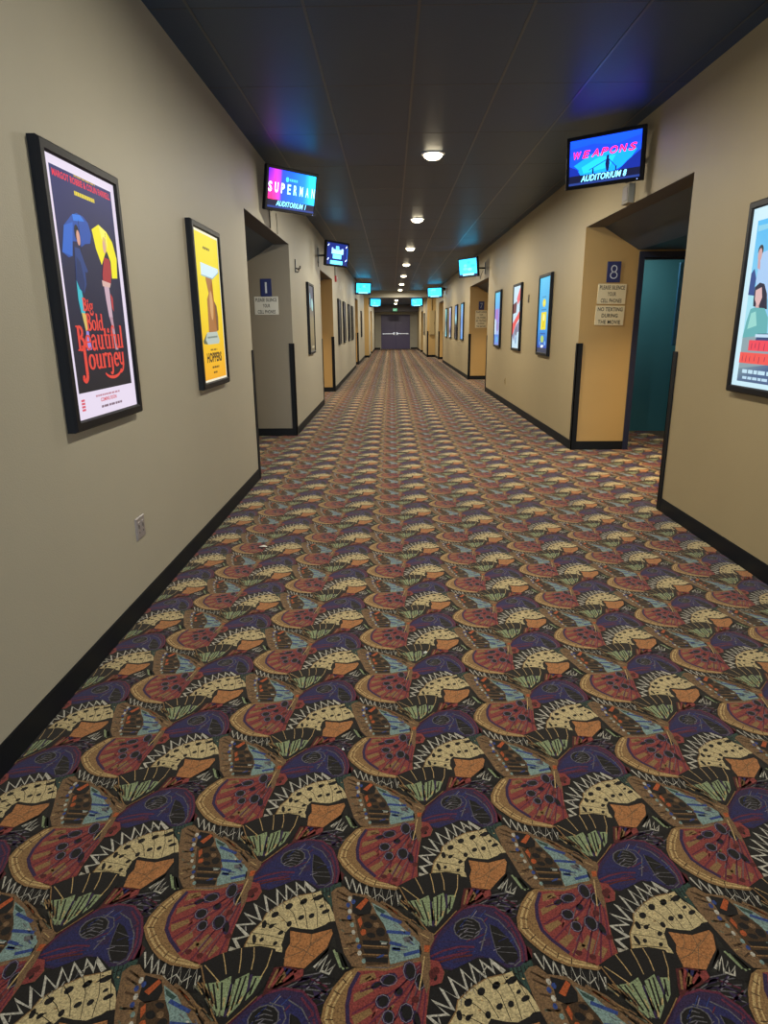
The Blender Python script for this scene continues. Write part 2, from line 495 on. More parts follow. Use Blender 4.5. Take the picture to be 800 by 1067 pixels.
('T',16,4,'-176,-50 -199,-87 -214,-121 -217,-150 -203,-172 -181,-198 -157,-220 -129,-234 -97,-241 -75,-246'),
('N',17,2.5,'-227,-120 -210,-126'),
('N',17,2.5,'-229,-151 -212,-151'),
('N',17,2.5,'-213,-181 -199,-169'),
('N',17,2.5,'-189,-209 -178,-196'),
('N',17,2.5,'-161,-230 -154,-216'),
('N',17,2.5,'-131,-245 -127,-230'),
('N',17,2.5,'-216,-87 -201,-96'),
('N',17,2.5,'-198,-59 -188,-70'),
('r',16,0,'-8,-13 -46,-22 -97,-39 -147,-39 -164,-40 -184,-82 -189,-120 -185,-157 -165,-187 -137,-216 -118,-232 -89,-243 -72,-249 -14,-215 -16,-187 -10,-139 0,-75 27,-67 35,-42 21,-18'),
('p',17,9,'-161,-43 -179,-82 -184,-120 -180,-156 -161,-184 -129,-217'),
('t',17,0,'-156,-50 -126,-43 -120,-59 -160,-72'),
('t',17,0,'-171,-95 -136,-75 -126,-87 -170,-113'),
('t',17,0,'-173,-144 -134,-126 -127,-137 -165,-163'),
('t',17,0,'-147,-187 -114,-162 -107,-176 -134,-203'),
('t',17,0,'-123,-216 -98,-186 -85,-197 -112,-224'),
('t',17,0,'-95,-197 -72,-168 -57,-184 -78,-221'),
('t',17,0,'-63,-221 -47,-198 -35,-207 -54,-232'),
('t',17,0,'-110,-136 -86,-114 -79,-121 -105,-151'),
('m',18,4,'-6,-15 -72,-58 -157,-89'),
('m',18,4,'-6,-18 -72,-82 -172,-139'),
('m',18,4,'-5,-20 -62,-95 -156,-181'),
('m',18,4,'-4,-21 -52,-101 -122,-226'),
('m',18,4,'-3,-22 -43,-126 -95,-239'),
('m',18,4,'-2,-22 -29,-139 -63,-242'),
('m',18,4,'-1,-22 -14,-126 -31,-224'),
('g',18,2,'-21,-28 -82,-95 -119,-169'),
('g',18,2,'-19,-35 -57,-120 -105,-187'),
('g',18,2,'-17,-48 -48,-139 -86,-210'),
('g',18,2,'-15,-75 -39,-157 -72,-221'),
('p',18,0,'-29,-32 -28,-48 -34,-60 -43,-65 -53,-60 -59,-47 -60,-31 -55,-19 -45,-14 -35,-19'),
('k',19,0,'-32,-34 -32,-45 -35,-54 -42,-57 -48,-54 -53,-45 -53,-34 -50,-25 -43,-22 -37,-25'),
('p',18,0,'-10,-60 -9,-72 -13,-82 -20,-86 -28,-81 -33,-71 -33,-58 -29,-48 -22,-44 -15,-49'),
('k',19,0,'-12,-61 -12,-70 -14,-77 -19,-79 -24,-76 -27,-69 -28,-60 -25,-53 -21,-51 -16,-54'),
('p',18,0,'-72,-52 -74,-62 -83,-72 -95,-78 -107,-78 -113,-72 -111,-62 -103,-52 -90,-45 -78,-45'),
('k',19,0,'-77,-55 -78,-62 -84,-69 -93,-73 -101,-73 -105,-69 -104,-62 -98,-55 -89,-50 -81,-51'),
('p',18,0,'-60,-84 -60,-91 -64,-97 -71,-100 -77,-99 -80,-94 -80,-88 -75,-82 -69,-79 -63,-80'),
('k',19,0,'-61,-86 -62,-90 -65,-94 -69,-96 -73,-96 -75,-93 -75,-88 -72,-84 -68,-82 -64,-83'),
('p',18,0,'-89,-103 -90,-114 -96,-123 -106,-128 -116,-126 -122,-119 -122,-108 -115,-99 -105,-94 -95,-96'),
('k',19,0,'-93,-106 -94,-113 -98,-120 -105,-123 -111,-122 -115,-116 -115,-109 -111,-102 -104,-99 -97,-100'),
('p',18,0,'-38,-128 -38,-143 -44,-155 -54,-159 -64,-155 -70,-144 -71,-129 -65,-117 -55,-113 -45,-117'),
('k',19,0,'-42,-131 -42,-141 -46,-149 -52,-152 -59,-149 -64,-141 -64,-131 -60,-123 -53,-120 -46,-123'),
('p',18,0,'-80,-139 -80,-149 -85,-158 -93,-162 -101,-160 -107,-152 -107,-141 -102,-133 -94,-129 -85,-131'),
('k',19,0,'-83,-141 -83,-148 -86,-154 -92,-157 -97,-155 -101,-150 -101,-142 -98,-136 -92,-134 -86,-136'),
('p',18,0,'-24,-147 -23,-160 -25,-169 -30,-171 -36,-166 -40,-155 -42,-142 -40,-132 -35,-130 -29,-136'),
('k',19,0,'-25,-148 -24,-157 -26,-164 -29,-165 -33,-161 -36,-153 -37,-144 -36,-138 -33,-136 -29,-140'),
('p',18,0,'-109,-68 -110,-73 -115,-79 -123,-83 -129,-83 -133,-80 -132,-74 -127,-69 -119,-65 -113,-65'),
('k',19,0,'-111,-70 -112,-74 -116,-77 -121,-80 -125,-80 -128,-78 -127,-74 -124,-70 -119,-68 -114,-67'),
('d',19,0,'-98,-217 -100,-221 -104,-224 -109,-224 -113,-221 -115,-217 -113,-212 -109,-210 -104,-210 -100,-212'),
('d',19,0,'-69,-227 -70,-231 -74,-234 -79,-234 -83,-231 -85,-227 -83,-223 -79,-220 -74,-220 -70,-222'),
('d',19,0,'-12,-175 -14,-179 -18,-182 -23,-182 -28,-179 -29,-175 -27,-170 -23,-167 -18,-167 -14,-170'),
('d',19,0,'-24,-107 -26,-112 -31,-115 -36,-115 -40,-112 -42,-107 -40,-102 -36,-99 -30,-99 -26,-102'),
('r',18,0,'4,-11 25,-15 36,-42 28,-67 7,-75 2,-42'),
('d',19,0,'26,-38 24,-44 20,-47 15,-47 11,-44 10,-38 11,-33 16,-29 21,-29 24,-33'),
('k',19,0,'19,-55 18,-60 15,-63 12,-63 10,-60 9,-55 10,-50 13,-47 16,-47 18,-50'),
('n',20,0,'-8,4 5,6 5,-28 0,-75 -8,-94 -16,-55'),
('k',21,0,'-69,200 -30,224 16,242 63,247 101,239 110,208 98,163 75,118 50,88 27,64 12,54 -10,87 -33,122 -58,166'),
('G',22,0,'-48,151 -13,156 11,170 18,133 19,77 7,81 -16,96 -33,122'),
('G',22,0,'23,162 51,178 54,137 45,105 24,76 23,119'),
('G',22,0,'61,170 83,170 69,130 55,112'),
('k',23,4,'-41,155 -15,105'),
('k',23,4,'-26,151 -4,94'),
('k',23,4,'-7,155 7,91'),
('k',23,4,'34,166 29,91'),
('k',23,4,'45,170 38,105'),
('k',23,4,'69,166 62,126'),
('p',23,6,'16,151 18,77'),
('p',23,6,'57,174 56,130'),
('T',23,2.2,'-58,196 -41,181 -13,155'),
('T',23,2.2,'-22,227 -11,200 -2,174'),
('T',23,2.2,'19,240 24,212 27,177'),
('T',23,2.2,'49,243 54,216 54,185'),
('T',23,2.2,'94,236 89,193 78,163'),
('t',23,3,'-66,196 -33,122 -10,83 12,54'),
('t',23,2.5,'80,123 50,88 18,54'),
('d',9,0,'104,193 135,198 173,187 150,163 109,139 89,123 97,163'),
('t',10,5,'115,189 101,144'),
('t',10,5,'138,191 117,152'),
('r',10,7,'128,191 107,146'),
('r',10,7,'159,187 130,159'),
('T',23,2.4522094109105064,'-11,136 -19,157'),
('q',23,2.60377073637566,'7,160 4,165'),
('T',23,2.848795285996836,'10,98 7,120'),
('n',23,2.6872875822444686,'-11,104 -19,117'),
('q',23,2.638033537590464,'-5,82 -17,100'),
('q',23,3.970333977786243,'-5,68 -22,83'),
('q',23,2.727003603382087,'33,162 30,166'),
('n',23,2.937820016136962,'-15,79 -35,96'),
('G',23,2.9973380769971487,'16,91 16,107'),
('k',23,2.5188404109919387,'-25,112 -39,130'),
('q',23,3.266193095226355,'18,104 18,129'),
('G',23,4.108596858006948,'2,79 -10,104'),
('n',23,3.059132056515349,'18,112 18,135'),
('q',23,3.522683455939023,'7,77 4,90'),
('n',23,3.0198872634954217,'-10,75 -22,85'),
('G',23,3.4615740682714917,'20,123 20,150'),
('n',23,4.102440333075931,'-13,99 -23,113'),
('q',23,3.0119271479265204,'36,102 45,124'),
('k',23,2.9511079230864343,'-31,102 -44,113'),
('k',23,4.194108266166067,'-25,117 -39,136'),
('T',23,4.062492268760491,'23,80 32,109'),
('k',23,3.2201971826831963,'57,130 65,149'),
('G',23,3.8429959750802487,'13,82 12,111'),
('T',23,4.109637412719418,'18,95 20,125'),
('n',23,3.071395729993594,'-12,140 -19,153'),
('T',23,3.9340548076087374,'42,107 47,122'),
('t',23,2.781242702713988,'-49,93 -68,102'),
('n',23,2.8524008973424584,'-29,119 -48,144'),
('q',23,3.44135872130226,'-86,117 -90,116'),
('t',23,3.4408641681327623,'-27,124 -41,143'),
('t',23,3.1049811750413636,'-49,141 -63,155'),
('t',23,2.737022466974549,'-14,112 -26,133'),
('q',23,3.5482625121970255,'-53,134 -70,148'),
('q',23,3.0563890705142946,'-17,95 -35,118'),
('t',23,3.176924333038671,'-38,136 -53,154'),
('t',23,3.525018219603795,'-37,94 -58,108'),
('m',6,2.576122188301941,'200,77 211,89'),
('B',6,1.7986531975613556,'111,105 130,131'),
('p',6,2.319686475924092,'191,67 212,81'),
('v',6,2.116455185901793,'79,53 106,76'),
('b',6,2.320414474576837,'86,79 105,103'),
('B',6,1.819038164310136,'90,7 115,13'),
('m',6,2.5797599556017117,'144,91 156,106'),
('B',6,2.0826618670922525,'201,39 217,49'),
('v',6,1.671976986454162,'120,60 140,75'),
('b',6,2.0053757485159234,'174,39 197,50'),
('v',6,1.9738796559301814,'126,35 143,44'),
('v',6,2.112647698367933,'158,15 176,22'),
('B',6,2.019101926753244,'84,79 100,99'),
('B',6,1.756775449186099,'137,106 155,127'),
('B',6,2.2086098931046667,'134,48 152,60'),
('p',6,1.926042172058016,'198,67 212,79'),
('v',6,1.9758483039528199,'116,104 132,126'),
('m',6,1.9838915449465744,'96,38 116,50'),
('b',6,2.09630550482175,'72,59 94,81'),
('m',6,2.5295445403933403,'110,42 145,61'),
('m',6,1.8455003059886628,'70,11 99,19'),
('m',6,2.1325646516704215,'87,7 111,13'),
('p',2,2.388142573246555,'249,117 257,128'),
('v',2,2.529645109109431,'203,159 237,192'),
('g',2,1.8194073178803802,'205,120 253,151'),
('m',2,2.6775311755824163,'160,74 216,97'),
('p',2,1.8437146961942565,'170,70 226,89'),
('p',2,1.8174726196796047,'182,91 248,121'),
('v',2,2.8304314605449017,'167,127 214,166'),
('p',2,2.8786766078750663,'171,136 222,180'),
('g',2,2.6335457841664347,'221,127 253,150'),
('m',2,1.9712210133562929,'157,94 215,127'),
('m',2,2.4455337180512644,'191,114 238,144'),
('p',2,2.120645801600162,'192,109 220,129'),
('m',2,2.66711830284598,'130,64 196,86'),
('g',2,1.948050032634103,'233,200 230,207'),
('R',17,3.597420712208637,'-126,-58 -151,-72'),
('R',17,2.8563201878581697,'-93,-49 -121,-63'),
('R',17,2.6609880401023887,'-141,-79 -152,-90'),
('R',17,3.3995446637672035,'-103,-48 -115,-56'),
('R',17,3.2043387035132413,'-104,-50 -127,-62'),
('d',17,3.8807127764675893,'-112,-94 -128,-112'),
('d',17,3.87459155707627,'-93,-49 -114,-62'),
('R',17,2.9558663604084483,'-89,-133 -97,-152'),
('R',17,3.8089036846138518,'-59,-144 -62,-161'),
('R',17,3.517019239651009,'-83,-100 -92,-115'),
('R',17,3.3090538578597006,'-133,-52 -146,-61'),
('d',17,2.7506033905971723,'-83,-100 -96,-120'),
('R',17,3.9224673087362802,'-87,-123 -97,-143'),
('R',17,3.961776452332523,'-117,-128 -130,-148'),
('m',17,3.0960175675909523,'-86,-166 -90,-184'),
('d',17,3.7144580985609226,'-93,-66 -113,-82'),
('d',17,3.7263044587066556,'-117,-114 -129,-131'),
('R',17,3.6362240378018473,'-121,-133 -129,-149'),
('R',17,2.873837709838408,'-63,-70 -72,-82'),
('d',17,2.6006154849960117,'-120,-150 -121,-160'),
('m',17,3.052561869113169,'-119,-143 -124,-156'),
('R',17,3.1244877309850905,'-67,-84 -83,-107'),
('v',19,1.8,'-30,-40 -34,-56 -44,-62 -54,-56 -59,-40 -54,-23 -44,-16 -34,-23 -30,-39'),
('v',19,1.8,'-11,-65 -14,-78 -22,-84 -29,-79 -32,-65 -28,-52 -21,-46 -13,-51 -11,-65'),
('v',19,1.8,'-73,-62 -79,-71 -92,-75 -106,-71 -112,-62 -106,-52 -93,-48 -79,-52 -73,-62'),
('v',19,1.8,'-90,-111 -95,-122 -106,-126 -116,-122 -121,-111 -117,-100 -106,-96 -95,-100 -90,-111'),
('v',19,1.8,'-39,-136 -44,-151 -55,-157 -65,-151 -70,-136 -65,-121 -54,-115 -43,-121 -39,-136'),
('v',19,1.8,'-81,-145 -84,-156 -93,-160 -102,-156 -106,-145 -102,-135 -94,-131 -85,-135 -81,-145'),
('t',12,3.283300915408934,'-197,100 -188,94'),
('N',12,3.171257482723692,'-187,28 -179,21'),
('N',12,3.4781019861299782,'-196,104 -183,96'),
('q',12,3.126205333166902,'-214,158 -203,149'),
('t',12,3.4503507981086172,'-217,177 -202,169'),
('t',12,3.1488591237242227,'-189,36 -178,31'),
('t',12,2.6810327729247376,'-201,34 -192,36'),
('q',12,2.4100362951983727,'-191,55 -183,49'),
('q',12,3.903207470104869,'-218,95 -203,95'),
('T',12,2.486018379721532,'-200,17 -190,19'),
('q',12,3.7334841299947734,'-218,98 -205,94'),
('t',12,2.68701830739653,'-175,4 -163,3'),
('q',12,3.6652785314080765,'-211,70 -203,63'),
('t',12,3.3999172212768585,'-228,148 -216,147'),
('t',12,3.5610218049568316,'-198,92 -181,92'),
('t',12,3.287144030519567,'-195,87 -186,85'),
('g',14,2.1817389365394653,'-52,14 -69,15'),
('y',14,3.354877509234666,'-27,40 -32,50'),
('g',14,2.0672435565668583,'-52,20 -69,24'),
('w',14,2.1006253256560052,'-35,40 -44,52'),
('w',14,3.2545259729048053,'-63,16 -84,18'),
('y',14,2.2008601214253973,'-95,34 -114,37'),
('w',14,2.9816474199193226,'-98,31 -111,31'),
('g',14,2.4497893444620105,'-69,74 -82,84'),
('B',14,2.399729672429338,'-31,27 -43,38'),
('w',14,2.1703271528399197,'-42,83 -51,98'),
('B',14,3.3289076472225982,'-105,-1 -121,-6'),
('B',14,2.2816590596923296,'-47,21 -63,26'),
('g',14,3.0175664199598975,'-34,28 -49,38'),
('g',14,2.624701315690257,'-37,62 -45,73'),
('B',14,2.624162033803673,'-103,2 -115,-1'),
('w',14,3.0745013187466195,'-53,61 -62,70'),
('T',9,3.115218606605662,'213,-55 218,-57'),
('k',9,2.4394447437730884,'125,-48 133,-47'),
('k',9,2.641592192146582,'205,-41 215,-37'),
('k',9,2.8399797977665444,'144,-74 154,-76'),
('k',9,3.1417850419376183,'170,-68 178,-63'),
('k',9,2.5125230953355673,'197,-43 204,-45'),
('t',9,2.9725804628393373,'103,-129 110,-128'),
('k',9,2.52424599687824,'66,-139 73,-139'),
('k',9,3.1322894213683368,'194,-13 202,-12'),
('T',9,3.578864861616026,'149,-66 159,-69'),
('k',9,3.358418176323254,'175,-53 181,-52'),
('t',9,2.74367432961834,'172,-44 176,-46'),
('T',9,2.768151005822049,'161,-69 172,-66'),
('k',9,3.2039292361901115,'178,-15 188,-18'),
('k',9,2.9797046588363396,'174,-63 180,-58'),
('T',9,2.8720916834688226,'113,-108 117,-105'),
('k',9,3.492209795213205,'83,-141 91,-138'),
('t',9,2.6988161255726415,'151,-67 156,-63'),
('k',9,3.4767129506214385,'192,-60 197,-60'),
('g',9,1.4,'117,-43 116,-67'),
('w',9,1.4,'96,-66 93,-86'),
('w',9,1.4,'79,-88 76,-102'),
('w',9,1.4,'136,-26 125,-42'),
('g',9,1.4,'84,-78 81,-96'),
('w',9,1.4,'15,-144 19,-158'),
('g',9,1.4,'72,-93 66,-119'),
('g',9,1.4,'96,-72 102,-95'),
('g',9,1.4,'121,-48 113,-64'),
('g',9,1.4,'14,-136 15,-155'),
('n',24,0,'-23,67 -2,67 17,57 18,41 7,19 3,-3 -8,-21 -16,-33 -17,-18 -14,9 -18,38'),
('O',25,0,'-7,25 7,25 3,7 -8,7'),
('T',25,2,'-15,57 5,44'),
('N',25,2,'-12,44 8,31'),
('T',25,3,'-8,-3 -17,-54 -24,-87'),
('d',25,0,'17,-48 15,-55 10,-60 5,-60 1,-55 0,-48 2,-40 6,-36 12,-35 16,-40'),
]

PX, PY, OX, OY = 0.466, 0.448, 0.0785, 1.212

def motif_triangles(full):
    V, T, C = [], [], []
    for (c, lv, w, s) in MOTIF:
        p = pts(s); z = lv * 0.0002; col = lin(YARN[c])
        if w:
            if not full and w < 2.6: continue
            mb = MB()
            mb.stroke(p, w * 0.001 * (1.5 if c == 'w' else 1.0), YARN[c])
            o = len(V)
            V += [(q[0], q[2], z) for q in mb.v]
            for f in mb.f:
                T += [(f[0] + o, f[1] + o, f[2] + o), (f[0] + o, f[2] + o, f[3] + o)]
            C += [col] * len(mb.v)
        else:
            o = len(V)
            V += [(q[0], q[1], z) for q in p]
            T += [tuple(i + o for i in t) for t in tessellate_polygon([[Vector((q[0], q[1], 0)) for q in p]])]
            C += [col] * len(p)
    V = np.array(V, np.float32); T = np.array(T, np.int32); C = np.array(C, np.float32)
    a, b_, c_ = V[T[:, 0]], V[T[:, 1]], V[T[:, 2]]
    flip = ((b_[:, 0] - a[:, 0]) * (c_[:, 1] - a[:, 1]) - (b_[:, 1] - a[:, 1]) * (c_[:, 0] - a[:, 0])) < 0
    T[flip] = T[flip][:, ::-1]
    return V, T, C

OPEN_L = [(6.364, 9.03), (12.864, 15.475), (24.93, 26.99), (36.0, 38.6)]
OPEN_R = [(5.134, 7.813), (15.274, 18.80), (28.263, 30.904), (37.6, 40.2)]
DEEP = 1.6
XL2, XR2 = WL - DEEP, WR + DEEP

def make_floor():
    near, far = motif_triangles(True), motif_triangles(False)
    Vs, Ts, Cs, off = [], [], [], 0
    bx0, bx1, by0, by1 = XL2 - 0.3, XR2 + 0.3, YB, YE + 0.3
    base = np.array([(bx0, by0, 0), (bx1, by0, 0), (bx1, by1, 0), (bx0, by1, 0)], np.float32)
    Vs.append(base); Ts.append(np.array([(0, 1, 2), (0, 2, 3)], np.int32)); off = 4
    bc = lin('2a2a28'); Cs.append(np.array([bc] * 4, np.float32))
    for i in range(-8, 10):
        x = OX + i * PX
        for j in range(-4, 104):
            y = OY + j * PY + (0.5 * PY if i % 2 else 0)
            if y < -0.6 or y > YE + 0.2: continue
            ok = WL - 0.3 < x < WR + 0.3
            if not ok:
                ops = OPEN_L if x < 0 else OPEN_R
                ok = (XL2 + 0.1 < x < XR2 - 0.1) and any(a - 0.2 < y < c + (1.6 if (x > 2 and k == 0) else 0.2) for k, (a, c) in enumerate(ops[:3]))
            if not ok: continue
            V, T, C = near if y < 11 else far
            Vs.append(V + np.array([x, y, 0], np.float32)); Ts.append(T + off); Cs.append(C); off += len(V)
    V = np.concatenate(Vs); T = np.concatenate(Ts); C = np.concatenate(Cs)
    me = bpy.data.meshes.new('floor')
    me.vertices.add(len(V)); me.vertices.foreach_set('co', V.ravel())
    me.loops.add(len(T) * 3); me.loops.foreach_set('vertex_index', T.ravel())
    me.polygons.add(len(T))
    me.polygons.foreach_set('loop_start', np.arange(len(T), dtype=np.int32) * 3)
    me.polygons.foreach_set('loop_total', np.full(len(T), 3, np.int32))
    a = me.attributes.new('Col', 'FLOAT_COLOR', 'POINT'); a.data.foreach_set('color', C.ravel())
    me.materials.append(M_carpet)
    me.update(); me.validate()
    o = bpy.data.objects.new('floor', me); COL.objects.link(o)
    struct(o)
make_floor()

# ------------------------------------------------------------------ walls
TH = 0.2                                           # wall thickness
HD = 2.48                                          # head of the openings
def side_wall(name, W, out, ops, y0, y1, top):
    mb = MB(); y = y0
    for a, c in ops:
        mb.box(W, W + out * TH, y, a, 0, top)
        mb.box(W, W + out * TH, a, c, HD if top > 3 else 2.3, top)
        y = c
    mb.box(W, W + out * TH, y, y1, 0, top)
    return struct(mb.build(name, M_wallr if out > 0 else M_wall))
side_wall('wall_left', WL, -1, OPEN_L[:3], YB, YN, H)
side_wall('wall_right', WR, 1, OPEN_R[:3], YB, YN, H)
side_wall('wall_left_end', NL, -1, OPEN_L[3:], YN + 0.15, YE, NH)
side_wall('wall_right_end', NR, 1, OPEN_R[3:], YN + 0.15, YE, NH)
mb = MB(); mb.box(WL - TH, NL, YN, YN + 0.15, 0, NH); struct(mb.build('wall_left_return', M_gold))
mb = MB(); mb.box(NR, WR + TH, YN, YN + 0.15, 0, NH); struct(mb.build('wall_right_return', M_gold))
mb = MB(); mb.box(WL - TH, WR + TH, YN, YN + 0.15, NH, H); struct(mb.build('beam_end', M_wall))
mb = MB(); mb.box(XL2, XR2, YB - 0.15, YB, 0, H); struct(mb.build('wall_back', M_wall))
mb = MB()
mb.box(NL - 1.8, -0.68, YE, YE + 0.15, 0, NH); mb.box(1.26, NR + 1.8, YE, YE + 0.15, 0, NH); mb.box(-0.68, 1.26, YE, YE + 0.15, 2.235, NH)
struct(mb.build('wall_end', M_wall))

# alcoves behind the openings: far return wall, near return wall, back wall, sloping ceiling
def alcove(idx, side, W, y0, y1, mat, high=True, door=None):
    s = -1 if side == 'left' else 1
    X2 = W + s * DEEP; xi = W + s * TH
    mb = MB()
    if door:
        d0, d1, dh = door
        mb.box(xi, d0, y1 - 0.004, y1 + 0.1, 0, 2.7)
        mb.box(d1, X2 + s * 0.1, y1 - 0.004, y1 + 0.1, 0, 2.7)
        mb.box(d0, d1, y1 - 0.004, y1 + 0.1, dh, 2.7)
    else:
        mb.box(xi, X2, y1 - 0.004, y1 + 0.1, 0, 2.7)
    mb.box(W + s * 0.002, xi, y1 - 0.004, y1, 0.0, HD - 0.001)
    mb.box(xi, X2, y0 - 0.1, y0, 0, 2.7)
    mb.box(X2, X2 + s * 0.1, y0 - 0.1, y1, 0, 2.7)
    struct(mb.build('wall_alcove_%s_%d' % (side, idx), mat))
    mb = MB()
    a, z1 = W + s * (TH + 0.40), 2.24
    n = [(xi, 2.478), (a, z1), (X2, z1)]
    if not high: n = [(xi, 2.25), (a, 2.2), (X2, 2.2)]
    for i in range(2):
        (xa, za), (xb, zb) = n[i], n[i + 1]
        vs = [(xa, y0, za), (xa, y1, za), (xb, y1, zb), (xb, y0, zb), (xa, y0, za + 0.1), (xa, y1, za + 0.1), (xb, y1, zb + 0.1), (xb, y0, zb + 0.1)]
        mb.add(vs, [(0, 1, 2, 3), (4, 5, 6, 7), (0, 1, 5, 4), (1, 2, 6, 5), (2, 3, 7, 6), (3, 0, 4, 7)])
    mb.box(xi, xi + s * 0.01, y0, y1, n[0][1], 2.6)
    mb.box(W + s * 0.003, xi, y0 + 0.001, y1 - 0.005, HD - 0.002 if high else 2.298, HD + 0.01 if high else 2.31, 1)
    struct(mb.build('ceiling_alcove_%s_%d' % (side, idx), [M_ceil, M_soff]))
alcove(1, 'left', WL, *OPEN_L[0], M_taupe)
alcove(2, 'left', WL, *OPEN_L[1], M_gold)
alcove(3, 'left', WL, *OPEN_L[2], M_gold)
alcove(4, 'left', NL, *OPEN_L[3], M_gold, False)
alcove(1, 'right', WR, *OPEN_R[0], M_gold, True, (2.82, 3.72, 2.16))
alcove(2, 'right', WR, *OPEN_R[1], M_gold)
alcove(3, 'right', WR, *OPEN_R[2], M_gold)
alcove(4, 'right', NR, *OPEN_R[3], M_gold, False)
# dark passage behind the doorway of the first alcove on the right
mb = MB()
mb.box(2.4, 4.6, 9.24, 9.34, 0, 2.6); mb.box(3.98, 4.08, 7.913, 9.24, 0, 2.6); mb.box(2.5, 2.6, 7.913, 9.24, 0, 2.6)
struct(mb.build('wall_passage', M_teal))
mb = MB(); mb.box(2.5, 4.08, 7.913, 9.24, 2.6, 2.7); struct(mb.build('ceiling_passage', M_ceil))

# baseboards
def baseboards():
    T, HB = 0.008, 0.105
    for nm, W, s, ops, ya, yb in (('left', WL, 1, OPEN_L[:3], YB, YN), ('right', WR, -1, OPEN_R[:3], YB, YN),
                                  ('left_end', NL, 1, OPEN_L[3:], YN, YE), ('right_end', NR, -1, OPEN_R[3:], YN, YE)):
        mb = MB(); y = ya
        for a, c in list(ops) + [(yb, None)]:
            mb.box(W, W + s * T, y, a, 0, HB)
            mb.box(W, W + s * T * 0.6, y, a, HB, HB + 0.004)
            if c is None: break
            X2 = W - s * DEEP
            d0 = X2
            if nm == 'right' and a == OPEN_R[0][0]: d0 = 2.76
            mb.box(W, d0, c - 0.004 - T, c - 0.004, 0, HB)          # far return wall
            mb.box(W, X2, a, a + T, 0, HB)
            mb.box(X2, X2 + s * T, a, c, 0, HB)
            y = c
        struct(mb.build('baseboard_' + nm, M_base))
    mb = MB(); mb.box(WL, NL + T, YN - T, YN, 0, HB); struct(mb.build('baseboard_left_return', M_base))
    mb = MB(); mb.box(NR - T, WR, YN - T, YN, 0, HB); struct(mb.build('baseboard_right_return', M_base))
    mb = MB(); mb.box(NL, -0.74, YE - T, YE, 0, HB); mb.box(1.32, NR, YE - T, YE, 0, HB); struct(mb.build('baseboard_end', M_base))
baseboards()

# ceiling: black lay-in tiles with a thin metal grid
mb = MB()
mb.box(WL - TH, WR + TH, YB, YN, H, H + 0.1, 0)
gx = [-1.09 + 0.6255 * k for k in range(6)]
for x in gx: mb.box(x - 0.008, x + 0.008, YB, YN, H - 0.003, H, 1)
y = YB + 0.4
while y < YN:
    mb.box(WL, WR, y - 0.005, y + 0.005, H - 0.001, H, 2); y += 1.22
struct(mb.build('ceiling', [M_ceil, M_grid, paint('ceiling_edge', '1f2329', 0.36)]))
mb = MB(); mb.box(NL - TH, NR + TH, YN + 0.15, YE, NH, NH + 0.1); struct(mb.build('ceiling_end', M_ceil))
mb = MB(); mb.box(NL, NR, 44.0, YE, 2.40, NH); struct(mb.build('ceiling_soffit', M_soff))

# exit door at the far end
def exit_door():
    root = bpy.data.objects.new('door_1', None); COL.objects.link(root); root.location = (0.29, YE, 0); struct(root)
    f = MB(); f.box(-0.97, -0.92, -0.03, 0.1, 0, 2.235); f.box(0.92, 0.97, -0.03, 0.1, 0, 2.235); f.box(-0.92, 0.92, -0.03, 0.1, 2.185, 2.235)
    f.build('door_frame', M_door, root)
    for s in (-1, 1):
        d = MB(); d.bevbox(min(s * 0.004, s * 0.918), max(s * 0.004, s * 0.918), 0.0, 0.045, 0.01, 2.183); lf = d.build('door_leaf', M_door, root)
        q = MB()
        x0, x1 = (0.06, 0.86) if s > 0 else (-0.86, -0.06)
        q.box(x0, x1, -0.075, -0.035, 0.985, 1.035)
        for x in (x0 + 0.03, x1 - 0.03): q.box(x - 0.03, x + 0.03, -0.085, 0, 0.97, 1.05)
        xc = s * 0.1; q.box(xc - 0.05, xc + 0.05, -0.09, 0, 0.93, 1.11)
        q.build('panic_bar', M_steel, lf)
exit_door()
# blue doorway frame in the first right alcove
root = bpy.data.objects.new('door_2', None); COL.objects.link(root); root.location = (3.24, OPEN_R[0][1], 0); struct(root)
f = MB()
f.box(-0.48, -0.42, -0.025, 0.115, 0, 2.225); f.box(0.42, 0.48, -0.025, 0.115, 0, 2.225); f.box(-0.42, 0.42, -0.025, 0.115, 2.16, 2.225)
f.box(-0.42, -0.40, 0.03, 0.06, 0, 2.16); f.box(-0.40, 0.42, 0.03, 0.06, 2.14, 2.16)
f.build('door_frame', M_navy, root)
mb = MB(); mb.bevbox(3.385, 3.70, 8.18, 8.22, 1.2, 2.14, 0.006)  # rigid blue panel hung in the passage
p_ = mb.build('hanging_panel', M_blue); p_.name = 'hung_panel'; tag(p_, 'bright blue narrow panel hanging inside the dark teal doorway beside number 8', 'panel')

# ------------------------------------------------------------------ corner guards
def guard(W, s, y, toward, label, top=1.243):
    """s = +1 on the left wall (corridor lies at +x); toward = direction along y of the wall it wraps"""
    r = thing('corner_guard', label, 'corner guard', (W, y, 0))
    mb = MB(); w, t = 0.055, 0.010
    mb.box(-s * 0.0, s * t, 0, toward * w, 0.0, top)                         # flange on the corridor face
    mb.box(s * t, -s * w, -toward * 0.004, -toward * (t + 0.004), 0.0, top)   # flange on the return face
    mb.box(0, s * t, 0, -toward * (t + 0.004), 0.0, top)
    o = mb.build('guard_strip', M_guard, r)
    return r
nm_ = {0: 'first', 1: 'second', 2: 'third'}
for i, (a, c) in enumerate(OPEN_L[:3]):
    guard(WL, 1, a, -1, 'black corner guard on the near edge of the %s opening in the left wall' % nm_[i])
    guard(WL, 1, c, 1, 'black corner guard on the far edge of the %s opening in the left wall' % nm_[i])
